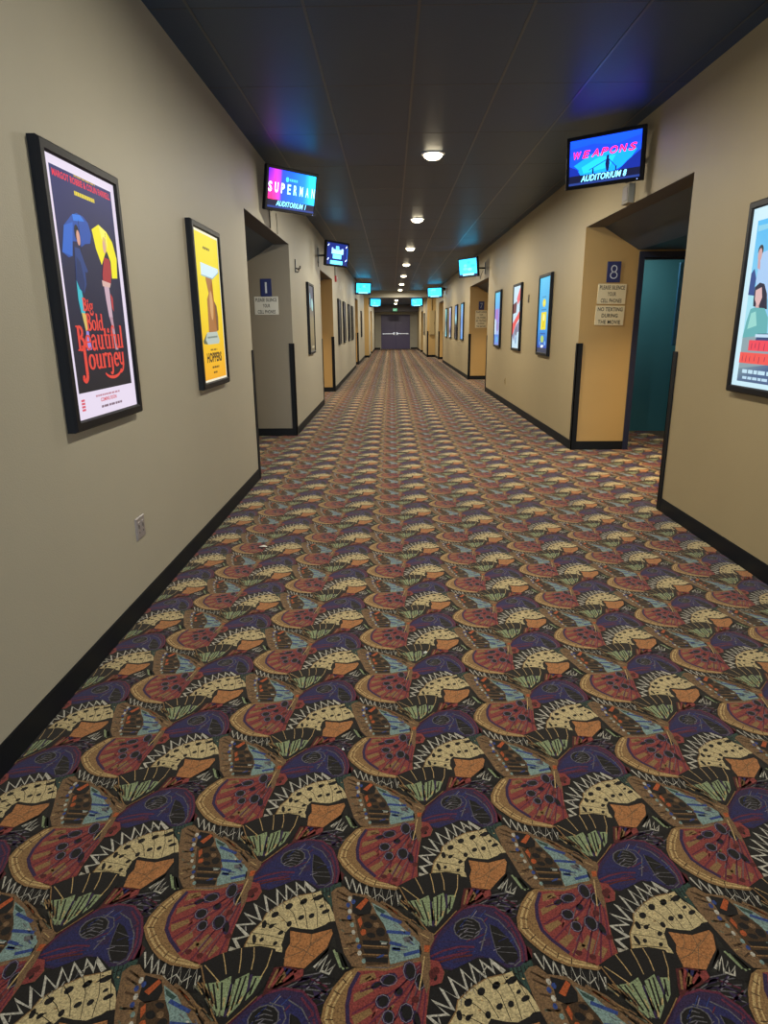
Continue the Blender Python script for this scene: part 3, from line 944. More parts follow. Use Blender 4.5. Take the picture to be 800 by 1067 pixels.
for i, (a, c) in enumerate(OPEN_R[:3]):
    guard(WR, -1, a, -1, 'black corner guard on the near edge of the %s opening in the right wall' % nm_[i])
    guard(WR, -1, c, 1, 'black corner guard on the far edge of the %s opening in the right wall' % nm_[i])
guard(NR, -1, YN, 1, 'black corner guard where the right wall steps in near the exit doors')
guard(NL, 1, 36.0, -1, 'black corner guard far down on the left, just before the exit doors')

# ------------------------------------------------------------------ ceiling downlights
def downlight(x, y, z, label, power=LAMP_POWER, spread=178, col=LAMP_COLOR):
    r = thing('ceiling_downlight', label, 'ceiling light', (x, y, z), group='downlights along the ceiling')
    mb = MB(); mb.lathe([(0.082, 0.0), (0.118, 0.0), (0.122, -0.006), (0.112, -0.012), (0.088, -0.010), (0.082, 0.0)], seg=28); mb.build('trim_ring', M_white, r, True)
    mb = MB(); mb.lathe([(0.096, -0.006), (0.088, -0.030), (0.064, -0.048), (0.034, -0.056), (0.0, -0.058)], seg=24); mb.build('lamp_lens', M_bulb, r, True)
    ld = bpy.data.lights.new('lamp', 'AREA'); ld.shape = 'DISK'; ld.size = 0.16; ld.spread = math.radians(spread); ld.energy = power; ld.color = col
    lo = bpy.data.objects.new('lamp', ld); COL.objects.link(lo); lo.parent = r; lo.location = (0, 0, -0.066)
    return r
LY = [-0.75, 3.3, 7.33, 11.45, 15.51, 19.35, 23.5, 28.0, 32.2]
LN = ['downlight in the dark ceiling above the camera', 'downlight in the dark ceiling just above the frame of view',
      'bright round downlight between the first two hanging screens, largest of the row', 'round downlight second in the row from the near one',
      'round downlight third in the row, level with the second opening on the right', 'round downlight fourth in the row along the dark ceiling',
      'round downlight fifth in the row along the dark ceiling', 'round downlight sixth in the row along the dark ceiling', 'round downlight seventh in the row, just before the beige beam']
for y, n in zip(LY, LN): downlight(0.43, y, H, n, LAMP_POWER * (0.25 if y < 0 else 0.62 if y < 5 else 1.0))
downlight(0.28, 36.5, NH, 'small downlight in the lower ceiling behind the beige beam', 130)
downlight(0.28, 41.5, NH, 'smaller downlight farthest off, close to the exit doors', 120)
downlight(3.05, 8.55, 2.6, 'small downlight inside the teal passage behind the number 8 alcove', 15)
WARM = (1.0, 0.80, 0.52)
for (x, y, nm, pw) in ((2.95, 6.45, 'first right', 24), (2.95, 17.4, 'second right', 22), (2.95, 29.7, 'third right', 22), (-2.1, 14.1, 'second left', 22), (-2.1, 26.0, 'third left', 22)):
    downlight(x, y, 2.24, 'warm downlight in the ceiling of the %s alcove' % nm, pw, 120, WARM)

# ------------------------------------------------------------------ posters
FW, FH = 0.73, 1.09
def poster(side, yc, label, art, lit=True, zc=1.58, x=None, border='efe6f4', inset=0.045):
    W = x if x is not None else (WL if side == 'L' else WR)
    r = thing('poster_frame', label, 'poster', (W, yc, zc), (0, 0, ROT[side]), 'framed posters on the corridor walls')
    mb = MB()
    mb.ring(-FW / 2, FW / 2, -FH / 2, FH / 2, [(0, 0), (0, -0.032), (0.008, -0.042), (0.036, -0.042), (0.043, -0.034), (0.043, 0)])
    mb.build('frame', M_frame, r)
    mb = MB(); w, h = FW / 2 - 0.042, FH / 2 - 0.042
    mb.rect(-w, w, -h, h, border, 0, -0.028)
    art(mb, -0.028, w, h)
    mb.build('poster_sheet', M_lit if lit else M_print, r)
    return r

# --- decorative serif lettering for the first poster
def arc(cx, cy, rx, ry, a0, a1, n=9):
    return [(cx + rx * math.cos(math.radians(a0 + (a1 - a0) * i / n)), cy + ry * math.sin(math.radians(a0 + (a1 - a0) * i / n))) for i in range(n + 1)]
def wv(n, lo, hi): return [lo + (hi - lo) * math.sin(PI * i / n) for i in range(n + 1)]
def serif(ch):
    """strokes ((points), widths) in a box one unit to the cap height; x-height 0.62; returns strokes, advance"""
    st = lambda x, a, c: ([(x, a), (x, c)], 0.15)
    se = lambda x, z: ([(x - 0.13, z), (x + 0.13, z)], 0.05)
    if ch == 'B': return [st(.16, 0, 1), se(.1, .02), se(.1, .98), (arc(.2, .76, .3, .22, 95, -90), wv(9, .05, .15)), (arc(.2, .27, .38, .26, 90, -95), wv(9, .05, .17))], .68
    if ch == 'i': return [st(.14, 0, .62), se(.14, .02), ([(.02, .6), (.14, .6)], .05), (arc(.14, .8, .05, .05, 0, 360), .1)], .32
    if ch == 'l': return [st(.14, 0, 1.02), se(.14, .02), ([(.02, 1.0), (.14, 1.0)], .05)], .32
    if ch == 'o': return [(arc(.29, .31, .22, .29, 0, 360, 18), [.05 + .1 * abs(math.cos(2 * PI * i / 18)) for i in range(19)])], .6
    if ch == 'd': return [(arc(.27, .31, .2, .29, 40, 320, 14), [.05 + .1 * abs(math.cos(math.radians(40 + 20 * i))) for i in range(15)]), st(.48, 0, 1.02), se(.54, .02), ([(.36, 1.0), (.48, 1.0)], .05)], .66
    if ch == 'g': return [(arc(.26, .37, .18, .22, 0, 360, 16), [.05 + .09 * abs(math.cos(2 * PI * i / 16)) for i in range(17)]), ([(.42, .5), (.56, .62)], .06), (arc(.26, -.1, .24, .2, 120, 400, 14), wv(14, .05, .13))], .58
    if ch == 'e': return [(arc(.28, .31, .2, .29, 0, 320, 15), [.05 + .1 * abs(math.cos(math.radians(21 * i))) for i in range(16)]), ([(.08, .33), (.48, .33)], .05)], .55
    if ch == 'a': return [(arc(.24, .18, .16, .17, 60, 330, 12), wv(12, .05, .13)), ([(.42, .44), (.42, .06), (.54, .02)], .14), (arc(.25, .44, .17, .17, 0, 160, 8), wv(8, .08, .08))], .58
    if ch == 'u': return [([(.15, .62), (.15, .2)], .14), (arc(.3, .2, .15, .18, 180, 320, 7), wv(7, .08, .08)), ([(.48, .62), (.48, .02)], .14), ([(.04, .6), (.15, .6)], .05), ([(.38, .6), (.48, .6)], .05), se(.54, .02)], .66
    if ch == 't': return [([(.2, .9), (.2, .15)], .14), (arc(.31, .15, .11, .13, 180, 330, 6), .07), ([(.03, .6), (.4, .6)], .06)], .43
    if ch == 'f': return [([(.18, .8), (.18, .0)], .14), (arc(.32, .8, .14, .2, 180, 20, 7), wv(7, .1, .08)), ([(.02, .6), (.38, .6)], .06), se(.18, .02)], .38
    if ch == 'J': return [([(.34, 1.0), (.34, -.2)], .19), (arc(.14, -.2, .2, .25, 0, -150, 9), [.19 - .007 * i for i in range(10)]), (arc(.02, -.32, .05, .06, 0, 360), .1), ([(.14, .98), (.52, .98)], .06)], .6
    if ch == 'r': return [st(.15, 0, .62), se(.15, .02), ([(.03, .6), (.15, .6)], .05), (arc(.32, .42, .15, .18, 160, 40, 6), [.05, .06, .07, .09, .11, .13, .14])], .46
    if ch == 'n': return [st(.15, 0, .62), se(.15, .02), ([(.03, .6), (.15, .6)], .05), (arc(.32, .42, .17, .18, 170, 0, 7), wv(7, .06, .09)), ([(.49, .44), (.49, -.1)], .14), (arc(.35, -.1, .14, .2, 0, -140, 8), [.14 - .008 * i for i in range(9)])], .68
    if ch == 'y': return [([(.1, .62), (.1, .25)], .14), (arc(.25, .25, .15, .18, 180, 330, 7), .08), ([(.44, .62), (.42, .05), (.3, -.2), (.12, -.3)], [.14, .13, .1, .07]), (arc(.1, -.25, .05, .05, 0, 360), .09), ([(.0, .6), (.1, .6)], .05)], .56
def serif_word(mb, word, x0, x1, z0, cap, col, lv, y):
    adv = sum(serif(c)[1] for c in word); k = (x1 - x0) / adv; x = x0
    for ch in word:
        ss, a = serif(ch)
        for p, w in ss:
            kw = k if not isinstance(w, (list, tuple)) else k
            mb.stroke([(x + q[0] * k, z0 + q[1] * cap) for q in p], [v * kw * 1.25 for v in w] if isinstance(w, (list, tuple)) else w * kw * 1.25, col, lv, y)
        x += a * k

def lines(mb, cx, cz, w, h, col, lv, y, n=8, seed=1):
    """a line of print too small to read"""
    rr = random.Random(seed); x = cx - w / 2
    while x < cx + w / 2 - 0.004:
        l = min(rr.uniform(0.4, 1.0) * w / n * 1.4, cx + w / 2 - x)
        mb.rect(x, x + l * 0.82, cz - h / 2, cz + h / 2, col, lv, y); x += l

def art_journey(mb, y, w, h):
    mb.art([(-.283, .468), (.283, .468), (.283, -.394), (-.283, -.394)], ['1c2250', '1c2250', '1d1b22', '1d1b22'], 1, y)
    mb.art([(-.283, .468), (.283, .468), (.283, .2), (-.283, .1)], ['1a2468', '1c2668', '1c1e3c', '1c2044'], 2, y)
    P = lambda c, s, lv=3: mb.art(pts(s), c, lv, y)
    P('1f4fa8', '-223,258 -148,305 -99,321 -41,316 1,296 20,250 -1,215 -53,207 -91,191 -112,211 -165,205 -189,146 -215,140 -265,155 -244,206')
    P('2d7be0', '-140,311 -67,317 -33,297 -134,287', 4); P('2a66c8', '-223,258 -143,280 -182,147 -265,155', 4)
    P('f4e81e', '31,276 105,305 184,284 238,247 268,178 251,91 190,87 195,159 161,206 93,137 52,200')
    P('fff36a', '105,305 184,284 175,215 120,250', 4)
    mb.stroke([(-.09, .3), (-.1, .1)], .004, '0c0c10', 4, y); mb.stroke([(.17, .28), (.12, .06)], .004, '3a3a20', 4, y)
    # two plain walking figures under the umbrellas
    mb.ell(-.118, .243, .022, .032, '14121a', 5, y); mb.ell(-.110, .225, .016, .030, 'd8a08c', 6, y)
    P('24407e', '-154,185 -109,184 -81,133 -57,100 -68,92 -84,96 -87,44 -119,6 -154,22 -177,56', 5)
    P('1b2f60', '-150,150 -118,130 -100,50 -119,6 -154,22 -177,56', 6)
    P('38b8c8', '-176,59 -145,52 -136,-6 -131,-72 -169,-73 -180,-20', 5); P('d8bc68', '-166,-71 -128,-73 -123,-140 -146,-145', 5)
    P('9a88d8', '-146,-145 -122,-145 -112,-222 -160,-224', 5)
    mb.ell(.146, .226, .020, .034, 'e0c070', 5, y); mb.ell(.138, .216, .014, .026, 'd8a898', 6, y)
    P('a83038', '125,172 180,168 192,119 166,59 84,51 88,98', 5); P('d8b0a8', '73,72 166,64 153,45 75,47', 6)
    P('c8a8b8', '89,48 143,45 144,-14 146,-86 107,-85 95,-16', 5); P('b890a0', '108,-84 144,-84 158,-200 168,-231 136,-230 122,-120', 5)
    P('c03a3c', '150,20 170,0 165,-60 150,-40', 5)
    # lettering
    mb.text('MARGOT ROBBIE & COLIN FARRELL', 0, .442, .53, .026, 'e83048', 4, y, bold=.03)
    lines(mb, .02, .464, .2, .006, 'c0a030', 3, y, 5, 3)
    lines(mb, .0, .397, .19, .016, 'e8d430', 4, y, 13, 11)
    R_ = 'e0483c'
    serif_word(mb, 'Big', -.150, -.052, -.062, .050, R_, 8, y)
    serif_word(mb, 'Bold', -.135, .032, -.142, .068, R_, 8, y)
    serif_word(mb, 'Beautiful', -.238, .234, -.222, .098, R_, 8, y)
    serif_word(mb, 'Journey', -.222, .222, -.303, .098, R_, 8, y)
    mb.stroke(arc(.08, -.315, .09, .035, 200, 350), wv(9, .008, .014), R_, 8, y)
    # foot of the sheet
    lines(mb, .0, -.418, .26, .008, 'c08898', 3, y, 9, 4)
    mb.text('COMING SOON', .0, -.438, .17, .017, 'd04858', 3, y, bold=.03)
    lines(mb, .03, -.468, .23, .010, '806878', 3, y, 6, 8)
    for k in range(4): mb.rect(-.272, -.240, -.468 + k * .013, -.459 + k * .013, 'd86070', 3, y)

def art_yellow(mb, y, w, h):
    mb.art([(-.305, .485), (.305, .485), (.305, -.0), (-.305, -.0)], ['f2e022', 'f2e022', 'f4d81e', 'f4d81e'], 1, y)
    mb.art([(-.305, 0), (.305, 0), (.305, -.488), (-.305, -.488)], ['f4d81e', 'f4d81e', 'f2ac24', 'f2ac24'], 1, y)
    lines(mb, -.01, .396, .17, .016, '6a5410', 2, y, 4, 12)
    # plain brown upright shape between a pale block and a grey stone
    mb.art(arc(.0, .19, .085, .05, 0, 180, 10) + [(.10, .02), (.12, -.16), (-.10, -.165), (-.085, .06)], 'a8703c', 3, y)
    mb.art(arc(.02, .02, .045, .10, 90, 450, 16), 'd0a068', 4, y)
    mb.art([(.09, .06), (.16, .02), (.185, -.06), (.17, -.15), (.10, -.16)], '7a5230', 2, y)
    mb.art([(-.19, .295), (.27, .285), (.28, .262), (.10, .205), (-.19, .212)], 'd4ecf4', 4, y)
    mb.stroke([(-.19, .213), (.10, .206), (.28, .262)], .008, '8fb8c8', 5, y)
    mb.art([(-.15, -.165), (.12, -.16), (.175, -.225), (.15, -.245), (-.15, -.247), (-.2, -.215)], 'b8c4b8', 4, y)
    mb.stroke([(-.15, -.2), (.12, -.195)], .012, '7c8a80', 5, y)
    mb.art([(-.26, -.222), (-.16, -.17), (-.14, -.247), (-.25, -.24)], '5e6650', 3, y)
    lines(mb, .0, -.285, .18, .012, '8a6818', 2, y, 3, 2)
    mb.text('HOPPERS', .0, -.338, .40, .068, '4a3410', 3, y, bold=.045)
    lines(mb, .02, -.408, .19, .014, '6a4c14', 2, y, 4, 6); lines(mb, .0, -.445, .10, .014, '6a4c14', 2, y, 2, 7)

def art_red_title(mb, y, w, h):
    mb.art([(-.262, .432), (.262, .432), (.262, -.2), (-.262, -.2)], ['4cbcf4', '48b4f8', '8cc4e8', 'a4dcec'], 1, y)
    mb.rect(-.262, .262, -.474, -.2, '8ea4ac', 1, y)
    mb.art([(-.262, -.474), (.262, -.474), (.262, -.34), (-.262, -.40)], ['58708c', '405888', '405a90', '7a94a0'], 2, y)
    mb.art([(-.25, .405), (-.12, .402), (-.1, .378), (-.25, .372)], '88d0ec', 2, y); mb.rect(-.06, .2, .375, .40, '88d0ec', 2, y)
    P = lambda c, s, lv=3: mb.art(pts(s), c, lv, y)
    P('a8ccf4', '-177,250 -85,262 60,200 60,-60 -180,60 -200,110', 2)
    P('a4e0f0', '-262,40 -190,30 -180,-150 -262,-200', 2)
    # a person in a dark jacket and a person in a green top
    mb.ell(-.188, .266, .028, .030, '2c2c38', 4, y); mb.ell(-.190, .242, .022, .036, 'd0a4a4', 5, y)
    P('c8a0a8', '-205,215 -180,215 -170,160 -200,170', 3)
    P('2c4a8c', '-260,145 -229,170 -198,114 -200,75 -196,18 -264,26', 4)
    P('22223c', '-197,66 -149,88 -100,78 -60,24 -37,-61 -97,-56 -190,-40 -196,0', 5)
    P('dcb4b4', '-184,48 -122,62 -104,5 -126,-36 -153,-36 -180,-3', 6)
    P('d4aaa8', '-160,-30 -130,-30 -120,-60 -165,-60', 6)
    P('64b0b4', '-213,-56 -168,-48 -61,-55 -13,-108 0,-200 -262,-220 -239,-120', 7)
    P('98d8d0', '-200,-80 -150,-70 -120,-150 -220,-170', 8)
    mb.ell(.11, .2, .03, .045, 'd0a4a4', 5, y); P('5a4038', '70,150 160,150 190,-180 40,-180', 4); mb.ell(.11, .235, .034, .03, '6a4a30', 6, y)
    P('304878', '-100,-195 262,-190 262,-235 -110,-232', 8); mb.rect(-.12, .2, -.215, -.198, 'c4e0f4', 9, y)
    for x0, x1, z0, z1, c, sd in ((-.178, .15, -.292, -.232, 'f04a5c', 21), (-.262, .262, -.366, -.304, 'f25a54', 22)):
        mb.rect(x0, x1, z0, z1, c, 10, y); rr = random.Random(sd); x = x0 + .03
        while x < x1 - .03:
            mb.art([(x, z0 + rr.uniform(0, .02)), (x + .008, z0 + rr.uniform(0, .02)), (x + .010, z1 - rr.uniform(.005, .025)), (x + .002, z1 - rr.uniform(.005, .03))], 'a83050', 11, y); x += rr.uniform(.035, .06)
    lines(mb, .0, -.413, .42, .022, 'c4e4f4', 10, y, 6, 9); lines(mb, .0, -.450, .40, .016, 'bcdcf0', 10, y, 7, 10)

def art_blue_yellow(mb, y, w, h):
    mb.art([(-w, h), (w, h), (w, -.2), (-w, -.2)], ['58ccf8', '4cc4f4', '3a98e4', '3a98e4'], 1, y)
    mb.art([(-w, -.2), (w, -.2), (w, -.44), (-w, -.44)], ['3a98e4', '3a98e4', '2c50b8', '2c50b8'], 1, y)
    mb.rect(-w, w, -h, -.44, '3a4058', 1, y)
    lines(mb, -.01, .245, .26, .016, '3c90c0', 2, y, 4, 2)
    mb.ell(0, .165, .10, .055, 'e8dc3c', 3, y); mb.ell(0, .165, .06, .03, 'f6ec60', 4, y)
    lines(mb, 0, .075, .30, .016, '2c7cb4', 2, y, 5, 3)
    mb.art([(-.15, .04), (.17, .045), (.16, -.19), (-.16, -.195)], 'f0e02c', 3, y)
    mb.ell(.02, -.03, .06, .05, 'f8f0a0', 4, y); mb.stroke([(.02, -.07), (.0, -.16)], .03, 'c8a820', 4, y)
    lines(mb, 0, -.245, .32, .018, '2a58a8', 2, y, 5, 4)
    mb.ell(-.02, -.32, .10, .05, 'b8d468', 3, y); mb.ell(-.15, -.38, .04, .03, '78b4f0', 2, y); mb.ell(.15, -.375, .05, .03, '78b4f0', 2, y)
    mb.art([(-.10, -.41), (-.02, -.395), (.09, -.405), (.04, -.435), (-.08, -.44)], 'f4f8fc', 3, y)

def art_stripes(mb, y, w, h):
    mb.rect(-w, w, -h, h, 'c8e4f4', 1, y)
    mb.art([(-.02, .30), (.30, h), (w, h), (w, .30), (.10, .20)], 'f06470', 2, y)
    mb.art([(-w, .22), (.02, .26), (-.04, .08), (-w, .06)], '6a3038', 2, y)
    mb.art([(-w, -.10), (w, .12), (w, -.0), (.02, -.10), (-w, -.30)], 'f05a58', 2, y)
    mb.art([(-w, -.30), (.02, -.12), (w, -.05), (w, -.22), (-.05, -.26), (-.15, -.40)], '9090b0', 2, y)
    mb.ell(.02, -.22, .10, .08, '78788c', 3, y); mb.ell(.02, -.36, .07, .08, '90b4d8', 2, y); mb.stroke([(.04, -.32), (-.04, -.42)], .016, '405c80', 3, y)

def art_violet(mb, y, w, h):
    mb.art([(-w, h), (w, h), (w, .18), (-w, .18)], ['5cd0f8', '50c0f4', '5aa4e8', '6ab4f0'], 1, y)
    mb.rect(-w, w, -.06, .20, '9890e0', 1, y); mb.rect(-.20, .05, -.02, .18, 'b478c8', 2, y)
    mb.rect(-w, w, -.30, -.06, 'a4b8f0', 1, y); mb.ell(.05, -.14, .16, .10, '9a8cc8', 2, y); mb.rect(-w, -.16, -.3, 0, 'd8f0fc', 2, y)
    mb.art([(-w, -.30), (w, -.30), (w, -h), (-w, -h)], ['5a90e4', '5a90e4', '8094e0', '8094e0'], 1, y); mb.ell(0, -.40, .12, .06, '5cb8e8', 2, y)

def art_plain(cols, spots=()):
    def f(mb, y, w, h):
        n = len(cols) - 1
        for i in range(n):
            z0, z1 = h - 2 * h * i / n, h - 2 * h * (i + 1) / n
            mb.art([(-w, z0), (w, z0), (w, z1), (-w, z1)], [cols[i], cols[i], cols[i + 1], cols[i + 1]], 1, y)
        for k, (c, x, z, rx, rz) in enumerate(spots): mb.ell(x, z, rx, rz, c, 2 + k, y)
    return f

poster('L', 2.995, 'large framed film poster with a blue and a yellow umbrella, nearest on the left wall', art_journey, border='e8dcf0')
poster('L', 4.88, 'framed bright yellow film poster with a brown shape, before the first left opening', art_yellow, border='f4ecd0')
poster('L', 11.02, 'tall dark framed poster with pale glints at the top, between the first two left openings',
       art_plain(['30385c', '3c4468', '8a8470', '8e866c', '6c6656'], [('8cc4e8', -.12, .28, .07, .12), ('a8e0f0', .14, .22, .12, .10), ('c8c4b0', .1, -.44, .18, .02)]), False)
for yc, d, cs in ((17.1, 'first', ['2c3458', '20263c', '181a26', '14151c']), (18.88, 'second', ['282e4c', '34384c', '1c1e28', '20202a']),
                  (21.0, 'third', ['6a7088', '181a24', '14141c', '1c1c24']), (22.78, 'fourth', ['20243a', '14161e', '101218', '14151c'])):
    poster('L', yc, '%s of four unlit dark posters between the second and third left openings' % d, art_plain(cs, [('9098a8', -.05, -.1, .03, .03)] if d == 'first' else []), False)
poster('L', 29.6, 'dark brown unlit poster on the left wall past the third opening', art_plain(['3a302c', '4c4038', '40362e', '3a322c']), False)
poster('R', 3.857, 'bright lit poster with two people and red title, cut by the right picture edge', art_red_title, border='cdeefa')
poster('R', 9.545, 'lit blue poster with yellow square, just past the right opening numbered 8', art_blue_yellow)
poster('R', 11.61, 'lit poster with diagonal red stripes on pale blue, on the right wall', art_stripes)
poster('R', 13.68, 'lit pale blue and violet poster, just before the second right opening', art_violet)
poster('R', 20.50, 'lit pale blue poster just past the second right opening', art_plain(['68c4f4', '88b8f0', '6c9ce4', '84b0ec', '58a4ec']))
poster('R', 22.40, 'poster blue on top and black below, second past the second right opening', art_plain(['5c90d8', '68a0e0', 'a8e8f4', '30303c', '1c1c24', '40404c']))
poster('R', 24.60, 'lit pale lilac poster, third past the second right opening', art_plain(['e0ecf8', 'b8b4e8', 'a8b4ec', 'b8b8e8', '5c5c80', 'd8e8f8']))
poster('R', 26.40, 'lit pale green blue poster, farthest before the third right opening', art_plain(['a8f0f0', '7cd0d4', '60707c', '90b8b8', '88e0f0']))
poster('R', 35.95, 'dim grey poster on the narrower right wall near the exit doors', art_plain(['5c6070', '787a78', '86806c', '4c4a48']), False, x=NR)

# ------------------------------------------------------------------ hanging screens
SW, SH = 0.68, 0.412
def screen(loc, yaw, tilt, label, art, wall=None, ceil=None, sw=SW, sh=SH):
    r = thing('hanging_screen', label, 'screen', loc, (math.radians(tilt), 0, math.radians(yaw)), 'screens hung along the corridor')
    M = Matrix.Translation(Vector(loc)) @ Matrix.Rotation(math.radians(yaw), 4, 'Z') @ Matrix.Rotation(math.radians(tilt), 4, 'X')
    inv = M.inverted()
    mb = MB(); bz = 0.03
    mb.ring(-sw / 2, sw / 2, -sh / 2, sh / 2, [(0, 0.035), (0, 0.004), (0.004, 0), (bz - 0.004, 0), (bz, 0.006), (bz, 0.035)])
    mb.box(-sw / 2 + 0.004, sw / 2 - 0.004, 0.03, 0.05, -sh / 2 + 0.004, sh / 2 - 0.004)
    mb.bevbox(-sw * 0.36, sw * 0.36, 0.05, 0.085, -sh * 0.36, sh * 0.36, 0.0)
    mb.build('casing', M_case, r)
    mb = MB(); w, h = sw / 2 - bz, sh / 2 - bz
    mb.rect(-w, w, -h, h, '101430', 0, 0.008); art(mb, 0.008, w, h)
    mb.build('screen_picture', M_scr, r)
    mb = MB(); mb.rect(sw / 2 - 0.05, sw / 2 - 0.042, -sh / 2 + 0.012, -sh / 2 + 0.016, 'c0d0ff', 1, 0.0); mb.build('power_light', M_scr, r)
    # bracket: plate on the panel, arm, plate on the wall (or a drop pole from the ceiling)
    mb = MB(); mb.box(-0.1, 0.1, 0.085, 0.10, -0.1, 0.1)
    a = Vector((0, 0.10, 0))
    if ceil is not None:
        e = inv @ Vector((M @ a).to_tuple()[:2] + (ceil,))
        mb.tube([a, a + Vector((0, 0.03, 0)), e], 0.018)
    else:
        wx, wy = wall
        e = inv @ Vector((wx, wy, (M @ a).z)); s = 0.015 if wx < 0 else -0.015
        mid = inv @ Vector(((M @ a).x + (wx - (M @ a).x) * 0.45, wy - 0.03, (M @ a).z))
        mb.tube([a, mid, e], 0.018)
    mb.build('mount_arm', M_metal, r)
    if ceil is None:
        mb = MB()
        vs = [inv @ Vector((wx + d, wy + q, (M @ a).z + z)) for d in (0, s) for q, z in ((-.05, -.13), (.05, -.13), (.05, .13), (-.05, .13))]
        mb.add(vs, [(0, 1, 2, 3), (4, 5, 6, 7), (0, 1, 5, 4), (1, 2, 6, 5), (2, 3, 7, 6), (3, 0, 4, 7)])
        mb.build('wall_plate', M_metal, r)
    return r

def foot(mb, y, w, h, text, col='a0e4ff', shear=.25):
    mb.rect(-w, w, -h, -h + .075, '14183c', 5, y)
    mb.rect(-w, w, -h, -h + .018, '2c4484', 6, y)
    mb.text(text, 0.0, -h + .046, .40, .050, col, 7, y, shear, .02)

def scr_super(mb, y, w, h):
    st = [(-w, '6a2ce0'), (-w * .86, '9434cc'), (-w * .72, 'c042b8'), (-w * .52, 'a848d0'), (-w * .44, '3a5cf0'), (-.02, '1e70f0'), (w * .5, '2490f4'), (w * .75, '2cc0f8'), (w, '38d8fc')]
    sb = ['e03450', 'e83c5c', 'e8488c', 'b84cc0', '3a60f0', '2070f4', '2088f4', '2cb4f8', '34d0fc']
    for i in range(len(st) - 1):
        mb.art([(st[i][0], h), (st[i + 1][0], h), (st[i + 1][0], -h), (st[i][0], -h)], [st[i][1], st[i + 1][1], sb[i + 1], sb[i]], 1, y)
    mb.ell(-.07, .098, .018, .022, '58e0fc', 2, y); lines(mb, .015, .098, .11, .024, '50b4fc', 2, y, 4, 13)
    x = -.285
    for k, ch in enumerate('SUPERMAN'):
        mb.text(ch, x + k * .0815, .012, .044, .092, 'e8f8ff' if k < 3 else 'c0f0ff', 3, y, 0, .02)
    foot(mb, y, w, h, 'AUDITORIUM 1')

def scr_weapons(mb, y, w, h):
    mb.art([(-w, h), (w, h), (w, -h), (-w, -h)], ['1c60ec', '1c60e0', '1858d0', '1854d0'], 1, y)
    mb.art([(-w, .11), (-.1, .13), (.1, .10), (w, .14), (w, .09), (.1, .06), (-w, .06)], '2050e8', 2, y)
    mb.art([(-.27, -.02), (-.12, .05), (.1, .055), (.28, .04), (.2, -.06), (.1, -.10), (-.26, -.11), (-.22, -.06)], '1c9cf4', 2, y)
    mb.art([(-.2, -.04), (-.05, .02), (.1, .02), (.05, -.07), (-.18, -.09)], '2cb4fa', 3, y)
    mb.art([(w, .03), (.2, -.04), (.12, -.11), (w, -.11)], '163090', 3, y); mb.art([(-w, -.02), (-.24, -.05), (-.2, -.11), (-w, -.11)], '183498', 3, y)
    mb.art([(.02, .005), (.045, .0), (.05, -.04), (.042, -.098), (.024, -.098), (.012, -.04)], '12205a', 4, y); mb.ell(.032, .013, .012, .015, '12205a', 4, y)
    mb.stroke([(.02, -.01), (-.13, -.07)], .006, '18308a', 4, y); mb.stroke([(.045, -.01), (.11, -.075)], .006, '18308a', 4, y)
    mb.art([(-.10, -.06), (-.088, -.06), (-.086, -.11), (-.102, -.11)], '12205a', 4, y); mb.art([(.1, -.065), (.112, -.065), (.112, -.105), (.1, -.105)], '12205a', 4, y)
    x = -.24
    for ch in 'WEAPONS':
        mb.text(ch, x, .058, .070, .058, 'f03c78', 5, y, .25, .03); x += .080
    foot(mb, y, w, h, 'AUDITORIUM 8')

def scr_blocks(mb, y, w, h):
    mb.rect(-w, w, -h, h, '122c7c', 1, y)
    mb.art([(-.05, .13), (.04, .135), (.055, .09), (.03, .06), (-.05, .065)], '7cc4f0', 2, y)
    mb.rect(-.17, .17, .0, .075, 'a8dcf4', 2, y); mb.rect(-.13, .12, -.075, -.008, '8ce0f0', 2, y); mb.rect(-.17, -.13, .02, .10, 'b0c8f0', 2, y); mb.rect(.12, .18, .015, .095, 'b0c8f0', 2, y)
    lines(mb, 0, -.004, .28, .010, '2850a0', 3, y, 7, 5); lines(mb, 0, -.08, .22, .008, '2878a0', 3, y, 6, 6)
    for sx in (-1, 1):
        for z in (.135, -.09): mb.stroke([(sx * .27 - .018, z - .016), (sx * .27 + .018, z + .016)], .014, 'e8f4ff', 4, y)
    mb.rect(-w, w, -h, -h + .055, '183074', 4, y); mb.rect(-.2, .16, -h + .008, -h + .066, '88ecfc', 5, y); mb.rect(w - .012, w, -.1, .12, '4c88d8', 4, y)

def scr_cyan(seed):
    def f(mb, y, w, h):
        r = random.Random(seed)
        mb.art([(-w, h), (w, h), (w, -h), (-w, -h)], ['4cd0f8', '54d8fa', '58dcf8', '50d4f8'], 1, y)
        for k in range(5): mb.ell(r.uniform(-.18, .18), r.uniform(-.05, .12), r.uniform(.04, .09), r.uniform(.02, .04), r.choice(['78e8fc', '3cb4e8', '88ecfc', '60b8e0']), 2 + k, y)
        mb.rect(-w, w, -h, -h + .04, '18285c', 8, y); mb.rect(-.2, .2, -h + .012, -h + .052, 'a4ecfc', 9, y)
    return f

